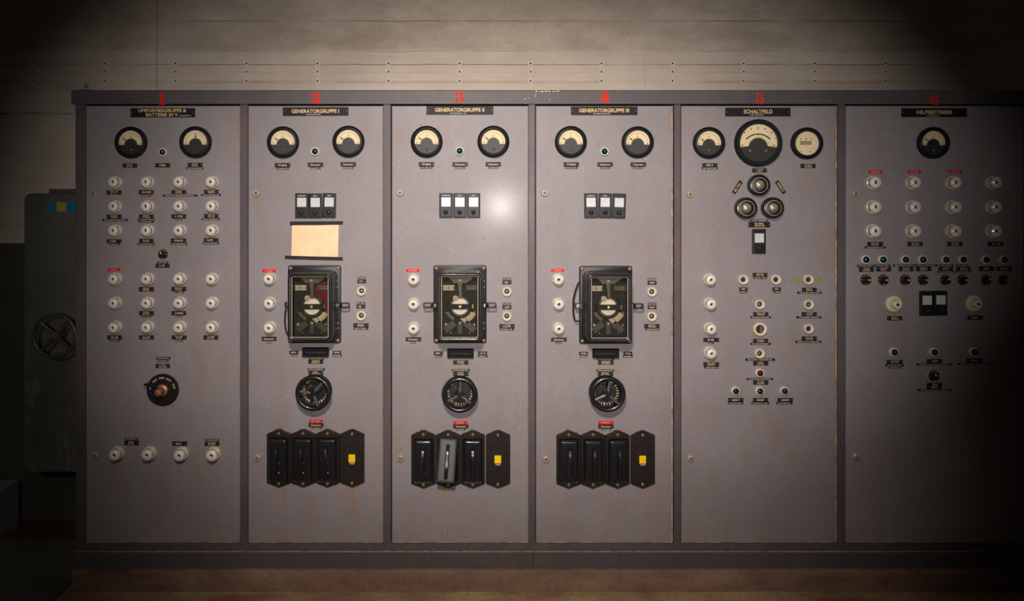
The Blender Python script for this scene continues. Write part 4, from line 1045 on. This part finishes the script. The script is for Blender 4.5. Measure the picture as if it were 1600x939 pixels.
# ------------------------------------------------------------------ paper and tapes
def sheet_xz(pts, h, k=1): return MB().prism([(X(a), Z(b)) for a, b in pts], h, h + 0.0006)
cx, cz = X(492), Z(376)
def local(pts): return [(X(a) - cx, Z(b) - cz) for a, b in pts]
pp = MB(); W8 = 12
rows = []
for j in range(W8 + 1):
    row = []
    for i in range(W8 + 1):
        u, v = i / W8, j / W8
        a = 456.5 + (529.2 - 456.5) * u - 1.2 * v; b = 350 + (401.5 - 350) * v + 1.2 * u * v
        bulge = 0.0035 * sin(pi * u) * sin(pi * v) + 0.0008 * sin(9 * u + 3 * v)
        row.append((X(a) - cx, -0.0006 - max(0, bulge), Z(b) - cz))
    rows.append(row)
vs = [p for r_ in rows for p in r_]; n1 = W8 + 1
fs = [(j * n1 + i, (j + 1) * n1 + i, (j + 1) * n1 + i + 1, j * n1 + i + 1) for j in range(W8) for i in range(W8)]
back = [(x, y + 0.0003, z) for x, y, z in vs]
pp.add(vs, fs); pp.add(back, [f[::-1] for f in fs])
tag(part('paper_sheet', pp.mesh('paper_sheet', 'paper', 60), None, (cx, 0, cz)), 'blank orange brown sheet of paper taped above the relay in bay two', 'paper')
for pts, wh in ((((453, 346), (491, 345.6), (536, 345.4), (536, 351), (500, 351.8), (453, 352)), 'top'), (((445.3, 399.2), (490, 400.6), (535.8, 401.6), (535.5, 407.2), (490, 406.2), (445.3, 404.8)), 'bottom')):
    tag(part('tape_strip', MB().prism(local(pts), 0.0012, 0.0020).mesh('tape_strip', 'tape_black', 0), None, (cx, 0, cz)), 'black adhesive tape along the %s of the paper sheet' % wh, 'tape', 'black tapes')
for pts, wh in ((((1240.5, 434.5), (1286, 434), (1284, 440.5), (1240.5, 441)), 'behind the outer top socket'), (((1174.8, 500), (1185, 509), (1184.5, 526), (1175, 526)), 'beside the open fuse holder')):
    q0 = (X(pts[0][0]), Z(pts[0][1]))
    tag(part('tape_strip', MB().prism([(X(a) - q0[0], Z(b) - q0[1]) for a, b in pts], 0.0001, 0.0006).mesh('tape_strip', 'olive_tape', 0), None, (q0[0], 0, q0[1])), 'faded olive tape ' + wh + ' in bay five', 'tape', 'olive tapes')

# ------------------------------------------------------------------ all the small plates: photo pixels, place
B = lambda n: 'in bay ' + WORD[n - 1]
P_, T_ = plate, strip
# bay one
P_(192, 255.5, 214.5, 262, 'under the outer meter in bay one', 2); P_(242.5, 255, 266, 261.5, 'under the pilot lamp in bay one', 1); P_(293.5, 254.3, 316.5, 260.8, 'under the upright needle meter, bay one', 2)
T_(290.5, 261.2, 318, 264.6, 'under the upright needle meter, bay one')
def f1(row, col): return 'below fuse of %s row, %s column, bay one' % (RW[row], ORD[col])
for r, c, p, ts, ln in [
    (0, 0, (166.5, 297.5, 190, 304), [], 2), (0, 1, (217, 297, 240, 303.5), [(220, 303.8, 236.5, 307)], 1), (0, 2, (268, 297, 291, 303), [(254.5, 304, 308.5, 307)], 2), (0, 3, (319, 296.5, 341.5, 302.8), [(314, 303.2, 345.5, 306.2)], 2),
    (1, 0, (167, 335.5, 190, 341.8), [(160, 342.2, 199.5, 345.6)], 2), (1, 1, (217.5, 335, 240, 341.6), [(215, 342, 242, 345)], 2), (1, 2, (268, 335, 291, 341.3), [(273.5, 341.6, 284.5, 344.6)], 1), (1, 3, (319, 334.3, 341.5, 340.6), [(315, 341, 343.5, 344.2)], 2),
    (2, 0, (167, 373.8, 190, 380), [(171, 380.2, 187, 383.2)], 1), (2, 1, (217.5, 373, 240, 379.6), [(214.5, 380, 242, 383.2)], 1), (2, 2, (267, 372.6, 291, 379), [(266.5, 379.4, 292.5, 382.6)], 1), (2, 3, (318.5, 372, 341.5, 378.2), [(317, 378.6, 342.5, 382)], 1),
    (3, 1, (217, 448.5, 240.5, 455.3), [], 2), (3, 2, (268, 448.2, 291, 454.8), [(272.5, 455.1, 287.5, 458)], 2),
    (4, 1, (217.5, 486, 240.5, 492.6), [(221, 493, 236.5, 496)], 2), (4, 2, (268, 486, 291, 492.6), [(274, 493, 284.5, 496.2)], 1),
    (5, 0, (168, 524, 190.5, 530.4), [(171, 530.8, 187, 534)], 2), (5, 1, (217.5, 524, 240.5, 530.4), [], 2), (5, 2, (268.5, 524, 291.5, 530.4), [(274.5, 530.8, 285.5, 534)], 2), (5, 3, (318, 524, 341, 530.4), [], 2)]:
    P_(*p, f1(r, c), ln)
    for t in ts: T_(*t, f1(r, c))
T_(217, 345.2, 240, 348.2, 'lower of two strips, second fuse row, bay one')
T_(245.5, 408.6, 263, 411.8, 'under the rotary selector of bay one'); P_(243, 412.2, 265, 418.2, 'under the rotary selector of bay one')
T_(168, 419, 188.3, 423.6, 'above the fourth row fuse of bay one', 'r')
T_(243.8, 557.5, 266.2, 561.6, 'highest above the big rotary switch, bay one'); T_(246, 562, 263.5, 565.6, 'second above the big rotary switch, bay one'); P_(243.3, 568.6, 265.6, 575, 'above the big rotary switch, bay one', 2)
T_(195, 684.2, 215.5, 687.6, 'between the first low fuses of bay one'); P_(194.3, 688.2, 217, 695.4, 'between the first low fuses of bay one', 2)
P_(269, 689.6, 292.5, 696.2, 'over the third low fuse of bay one'); T_(320.5, 685.6, 342.5, 689, 'over the last low fuse of bay one'); P_(320, 689.8, 343, 696.4, 'over the last low fuse of bay one', 2)
# bays two to four
for n, mx, ly, data in (
    (2, (441.5, 493, 544.2), (254.8, 254.0, 253.4), dict(red=(409.8, 421, 431, 425.3), fp=(409, 526, 432.2, 532.6), ft=(416.5, 533.2, 424.8, 536.4),
        s1=(559, 432.3, 571, 435.8), p1=(558.6, 436.6, 572.2, 442.6), s2=(557.8, 472, 570.6, 475.4), p2=(557, 476, 571, 481.8), p3=(552, 505, 576, 511.2), s3=(552.6, 511.4, 575.4, 515),
        pl=(452.3, 547.8, 466, 553.2), sl=(455, 553.5, 464.6, 557), pr=(520, 548.2, 533.2, 553.3), sr=(519, 553.8, 534.2, 557.6), su=(483, 558.6, 506.5, 561.4), pu=(481.8, 561.6, 505.2, 568.4), sw=(480.4, 575.3, 507.5, 579), pw=(482, 579.4, 505.2, 586),
        rb=(483, 655.6, 504.3, 660.2), pb=(482.2, 661, 505.7, 667), sb=(487.2, 667.2, 502.2, 670.4))),
    (3, (666.3, 718.8, 770.8), (253.3, 253.4, 253.2), dict(red=(634.5, 420.3, 655.2, 424.6), fp=(634, 526.8, 658, 533.2), ft=(641, 533.6, 649.6, 536.8),
        s1=(785.3, 434.2, 798.6, 437.6), p1=(785, 438.2, 799, 444.2), s2=(785.3, 473, 798.6, 476.4), p2=(785, 477, 799, 483), p3=(780, 506.4, 804.2, 512.4), s3=(781, 512.6, 803.2, 516.2),
        pl=(678, 549, 692, 554.5), sl=(680, 555, 690.6, 558.4), pr=(747, 549, 761, 554.2), sr=(746, 554.8, 762, 558.2), su=None, pu=(708, 563, 732, 569.6), sw=(705.6, 576.8, 734.2, 580.2), pw=(708, 580.6, 732, 587.4),
        rb=(709, 657.8, 730.4, 662.4), pb=(708, 663, 732, 669.2), sb=(712.4, 669.4, 727.4, 672.6))),
    (4, (892.6, 945.4, 997.2), (253.5, 253.6, 253.7), dict(red=(861, 420.4, 881.4, 424.7), fp=(861, 527.4, 885.4, 533.6), ft=(868.2, 534, 878, 537.4),
        s1=(1012, 434.5, 1025.2, 437.7), p1=(1011.8, 438.8, 1025.6, 444.8), s2=(1012.2, 473, 1025.2, 476.4), p2=(1012, 477.2, 1025.6, 483), p3=(1006.4, 506.4, 1030.6, 512.4), s3=(1008, 512.6, 1029.8, 516.2),
        pl=(904.8, 549.4, 918.6, 554.8), sl=(906.5, 555.2, 917.2, 558.6), pr=(974, 549.4, 988, 555), sr=(973, 555.2, 988.6, 558.6), su=(933, 559.8, 960, 562.4), pu=(934.4, 562.6, 958.6, 569.6), sw=(931.6, 577, 959.6, 580.4), pw=(934, 580.8, 958, 587.4),
        rb=(934.6, 657.8, 958.6, 662.6), pb=(934.4, 663, 958.6, 669.4), sb=(939, 669.6, 954.6, 672.8)))):
    b = 'bay ' + WORD[n - 1]
    for k, (x, y) in enumerate(zip(mx, ly)):
        wh = ('under the first meter', 'under the pilot lamp', 'under the second meter')[k] + ', ' + b
        P_(x - 12, y, x + 12, y + 6.8, wh, 1, ('Erregung', 'Generator', 'Generator')[k])
        hw = 9.6 if k == 0 else 7.8
        T_(x - hw, y + 7, x + hw, y + 10.4, wh)
    T_(*data['red'], 'over the uppermost fuse, ' + b, 'r'); P_(*data['fp'], 'under the lowest fuse, ' + b, 1, 'Generator'); T_(*data['ft'], 'under the lowest fuse, ' + b)
    T_(*data['s1'], 'over the upper socket, ' + b); P_(*data['p1'], 'over the upper socket, ' + b); T_(*data['s2'], 'between the two sockets, ' + b); P_(*data['p2'], 'between the two sockets, ' + b)
    P_(*data['p3'], 'under the lower socket, ' + b, 2); T_(*data['s3'], 'under the lower socket, ' + b)
    P_(*data['pl'], 'left of the slide switch, ' + b); T_(*data['sl'], 'left of the slide switch, ' + b); P_(*data['pr'], 'right of the slide switch, ' + b); T_(*data['sr'], 'right of the slide switch, ' + b)
    if data['su']: T_(*data['su'], 'touching the slide switch from below, ' + b)
    P_(*data['pu'], 'just under the slide switch, ' + b, 2); T_(*data['sw'], 'over the handwheel, ' + b); P_(*data['pw'], 'over the handwheel, ' + b, 2)
    T_(*data['rb'], 'above the fuse switches, ' + b, 'r'); P_(*data['pb'], 'above the fuse switches, ' + b, 1, 'Generator'); T_(*data['sb'], 'above the fuse switches, ' + b)
# bay five
P_(1097.3, 255, 1121, 260.8, 'under the meter by bay four, bay five'); T_(1096, 261.1, 1121.4, 264.7, 'under the meter by bay four, bay five')
P_(1175, 263, 1198, 269.6, 'under the largest meter, bay five', 2); P_(1250.6, 256, 1274.2, 262.6, 'under the full cream dial, bay five', 2)
P_(1140.8, 289.5, 1163.2, 295.7, 'sloping up towards the top glass lamp', 1, None, .7, radians(-58)); P_(1208.2, 289.5, 1230.8, 295.7, 'sloping down away from the top glass lamp', 1, None, .7, radians(57))
T_(1172.2, 343, 1200, 346.2, 'under the glass lamps, bay five'); P_(1169.4, 346.6, 1203.2, 355.2, 'under the glass lamps, bay five', 2)
P_(1099, 527.8, 1123.4, 534.2, 'under the third fuse, bay five'); T_(1106, 534.5, 1115, 537.4, 'under the third fuse, bay five'); P_(1099, 566, 1123.4, 572.2, 'under the lowest fuse, bay five', 2); T_(1100.2, 572.4, 1122.2, 575.6, 'under the lowest fuse, bay five')
P_(1176, 426.4, 1199, 432.3, 'between the two top sockets, bay five', 2); T_(1177, 432.5, 1198, 435.8, 'between the two top sockets, bay five')
for x0, x1, wh in ((1155, 1168.2, 'under the first top socket, bay five'), (1206.6, 1220, 'under the second top socket, bay five')):
    P_(x0, 449, x1, 453.8, wh); T_(x0 + .6, 454, x1 - .6, 458, wh)
for p, t, wh in (((1253, 449.4, 1276, 455.4), (1245.6, 455.6, 1283.6, 459), 'under the socket on olive tape'), ((1176.8, 487.4, 1200.2, 493.6), (1172.4, 494, 1204.4, 497.4), 'over the open fuse holder'),
                 ((1252.6, 487.4, 1276, 493.6), (1244, 494, 1283.2, 497.4), 'under the middle outer socket, bay five'), ((1176.5, 529.2, 1200, 535.2), (1172.4, 535.5, 1204.4, 539), 'under the open fuse holder'),
                 ((1252.6, 525.6, 1276, 532), (1242.6, 532.3, 1283.6, 535.6), 'under the lowest outer socket, bay five')):
    P_(*p, wh, 2); T_(*t, wh)
T_(1164.4, 560, 1210.6, 563.8, 'over the red pilot lamp'); P_(1176.8, 564.2, 1200.2, 571, 'over the red pilot lamp', 2)
T_(1166.4, 590.6, 1207.6, 594, 'under the red pilot lamp'); P_(1176.8, 594.4, 1200.2, 601, 'under the red pilot lamp', 2)
for p, t, q in (((1137.6, 621.8, 1161.4, 627.8), (1137, 628, 1161, 631.6), 'first'), ((1176.5, 621.8, 1200.2, 627.8), (1174, 628, 1201.6, 631.6), 'middle'), ((1214.8, 621.8, 1238.6, 627.8), (1213, 628, 1238.2, 631.6), 'last')):
    P_(*p, 'under the %s green lamp of three, bay five' % q, 1, None, .62); T_(*t, 'under the %s green lamp of three, bay five' % q)
# bay six
for x0, x1, y, q in ((1357, 1378.4, 266.3, 'first'), (1418, 1439.2, 266.3, 'second'), (1482, 1503.2, 265.6, 'third')): T_(x0, y, x1, y + 4.4, 'over the %s column of fuses, bay six' % q, 'r')
for x0, x1, q, ln in ((1355, 1379.4, 'first', 2), (1417.8, 1441.6, 'second', 2), (1479.8, 1503.8, 'third', 2), (1543, 1567, 'fourth', 1)): P_(x0, 378, x1, 384.7, 'under the %s column of fuses, bay six' % q, ln)
T_(1350.8, 385, 1383.6, 388.2, 'under the first column of fuses, bay six')
ON = ('first', 'second', 'third', 'fourth', 'fifth', 'sixth', 'seventh', 'last')
for i, (p, t, t2) in enumerate((((1342, 417.4, 1365, 424.5), (1339, 413.9, 1366.4, 417.1), None), ((1369, 416.6, 1392.4, 424), (1367, 413.2, 1391, 416.3), None), ((1404, 416.8, 1427.2, 424), (1395, 413, 1429.4, 416.4), None), ((1431, 416.6, 1455, 423.6), (1430.2, 413, 1465, 416.3), None),
    ((1466.2, 417, 1489.2, 423.2), (1467, 413, 1489.4, 416.7), (1464.8, 423.5, 1490.4, 426.2)), ((1493.8, 417, 1516.6, 423.2), (1494.4, 413, 1513, 416.7), (1492, 423.5, 1518.2, 426.2)), ((1529.4, 416.2, 1553, 423.2), None, None), ((1556.8, 416.4, 1580.6, 423.4), None, None))):
    wh = 'over the %s rotary selector from left, bay six' % ON[i]
    P_(*p, wh, 2 if i < 6 else 1)
    if t: T_(*t, wh)
    if t2: T_(*t2, 'touching the %s rotary selector from left, bay six' % ON[i])
P_(1386, 494, 1409.6, 500.6, 'under the inner yellow ringed fuse', 2); P_(1511.4, 493, 1535.2, 499.6, 'under the outer yellow ringed fuse')
P_(1385.6, 562.3, 1410, 568.6, 'under the first of three low lamps, bay six', 2); T_(1383, 568.9, 1412.2, 572.4, 'upper one under the first low lamp, bay six'); T_(1388, 572.6, 1408, 575.6, 'lower one under the first low lamp, bay six')
P_(1448, 561, 1471.4, 567.6, 'under the middle of three low lamps, bay six'); T_(1432, 567.8, 1486.6, 571, 'under the middle of three low lamps, bay six')
P_(1510, 560, 1535, 566.6, 'under the last of three low lamps, bay six'); T_(1495.4, 566.8, 1552, 570, 'under the last of three low lamps, bay six')
P_(1448, 598.2, 1471.4, 607.6, 'under the lowest rotary selector, bay six', 2); T_(1433, 607.9, 1487, 611, 'under the lowest rotary selector, bay six')

# ------------------------------------------------------------------ left of the switchboard
DH = D + 0.48       # front face of the hatch
hx0, hz1 = far(37, 302, DH); hx1, hz0 = far(190, 738, DH)
hc = ((hx0 + hx1) / 2, (hz0 + hz1) / 2)
o = thing('armoured_hatch', 'heavy grey green steel hatch with handwheel beside the switchboard', 'hatch', (hc[0], DH - D, hz0))
hw, hh = (hx1 - hx0) / 2, (hz1 - hz0) / 2
lf = MB(); lf.loft([rrect(hw, hh, .035, -0.11, 0, hh), rrect(hw, hh, .035, -0.006, 0, hh), rrect(hw - .004, hh - .004, .035, 0.0, 0, hh)], True, True)
leaf = part('hatch_leaf', lf.mesh('hatch_leaf', 'hatch_steel'), o)
fa, fb = far(57, 298, DH)
part('hatch_frame', MB().box(fa - hc[0], hw + .03, 0.11, WALL_Y - (DH - D), 0.02, fb - hz0 + .012).mesh('hatch_frame', 'hatch_steel', 0), o)
wx, wz = far(84.5, 525, DH - 0.09)
wl = part('hatch_handwheel', MB().lathe([(0.098 + .0085 * cos(radians(a)), 0.085 + .0085 * sin(radians(a))) for a in range(0, 360, 30)], 48, closed=True).mesh('hatch_handwheel', 'dull_metal', 60), o, (wx - hc[0], 0, wz - hz0))
part('wheel_hub', MB().lathe([(0.022, 0), (0.020, 0.06), (0.017, 0.082), (0.012, 0.088), (0.004, 0.089)], 20).mesh('wheel_hub', 'hub_rust'), wl)
sp = MB().tube([(0.012, -0.078, 0), (0.06, -0.076, 0), (0.096, -0.084, 0)], [0.011, 0.008, 0.0065], 10).mesh('wheel_spoke', 'dull_metal')
for a in (45, 135, 225, 315): part('wheel_spoke', sp, wl, (0, 0, 0), -radians(a + 3))
for p0, p1, mt, lab in ((74, 89, 'blue_tape', 'blue tape square'), (89, 103.5, 'yellow_tape', 'yellow tape square'), (103.5, 119, 'blue_tape', 'blue tape square')):
    a, b = far(p0, 330.5, DH); c, d_ = far(p1, 316, DH)
    part('marker_tape', MB().box(a - hc[0], c - hc[0], -0.0012, 0.002, b - hz0, d_ - hz0).mesh('marker_tape', mt, 0), o, label=lab)
# keeps the hatch tied to the wall below: a concrete threshold
tx0, _ = far(30, 780, D + .62); tx1 = hx1 + .05
# low concrete block in the corner
bk = MB(); bx = -2.25
bk.loft([[(-0.62, 0, 0), (0, 0, 0), (0, 1.10, 0), (-0.62, 1.10, 0)], [(-0.62, 0, 0.216), (0, 0, 0.216), (0, 1.10, 0.216), (-0.62, 1.10, 0.216)], [(-0.612, 0.008, 0.224), (-0.008, 0.008, 0.224), (-0.008, 1.092, 0.224), (-0.612, 1.092, 0.224)]], True, True)
tag(part('concrete_block', bk.mesh('concrete_block', 'block_grey', 0), None, (bx, -0.45, 0)), 'low pale concrete block on the dark floor near the hatch', 'block')

# ------------------------------------------------------------------ camera
cam = bpy.data.cameras.new('camera'); co = bpy.data.objects.new('camera', cam); C.objects.link(co)
co.location = (0, -D, H); co.rotation_euler = (radians(90), 0, 0)
cam.sensor_width = 36; cam.lens = 36 * F / 1600
cam.shift_x = (800 - FX) / 1600; cam.shift_y = -(469.5 - FY) / 1600
cam.clip_start = 0.05
SC.camera = co

# ------------------------------------------------------------------ light
def spot(name, loc, target, energy, size, blend, radius, col, aspect=1.0):
    from mathutils import Vector
    l = bpy.data.lights.new(name, 'SPOT'); l.energy = energy; l.spot_size = radians(size); l.spot_blend = blend; l.shadow_soft_size = radius; l.color = col
    o = bpy.data.objects.new(name, l); C.objects.link(o); o.location = loc
    o.rotation_euler = (Vector(target) - Vector(loc)).to_track_quat('-Z', 'Y').to_euler()
    o.scale = (aspect, 1, 1)   # oval cone, wider than tall, shaped to darken towards the edges
    return o
spot('ceiling_lamp', (-0.20, -3.3, 2.95), (0.10, 0.0, 1.15), 440, 52, 1.0, 0.14, (1.0, 0.88, 0.80), 1.05)
spot('work_lamp', (0.325, -5.0, 1.612), (0.15, 0.0, 1.58), 600, 34.4, 1.0, 0.06, (1.0, 0.92, 0.88), 1.5)
spot('side_fill', (-1.25, -3.3, 2.1), (-2.35, 0.3, 0.50), 34, 38, 1.0, 0.10, (1.0, 0.94, 0.86))  # added weak fill for the hatch, block and floor at the left

w = bpy.data.worlds.new('world'); SC.world = w; w.use_nodes = True
w.node_tree.nodes['Background'].inputs[0].default_value = (1.0, 0.85, 0.7, 1); w.node_tree.nodes['Background'].inputs[1].default_value = 0.008
SC.view_settings.view_transform = 'Standard'; SC.view_settings.look = 'None'; SC.view_settings.gamma = 1.0
SC.view_settings.use_curve_mapping = False; SC.view_settings.exposure = 0.0
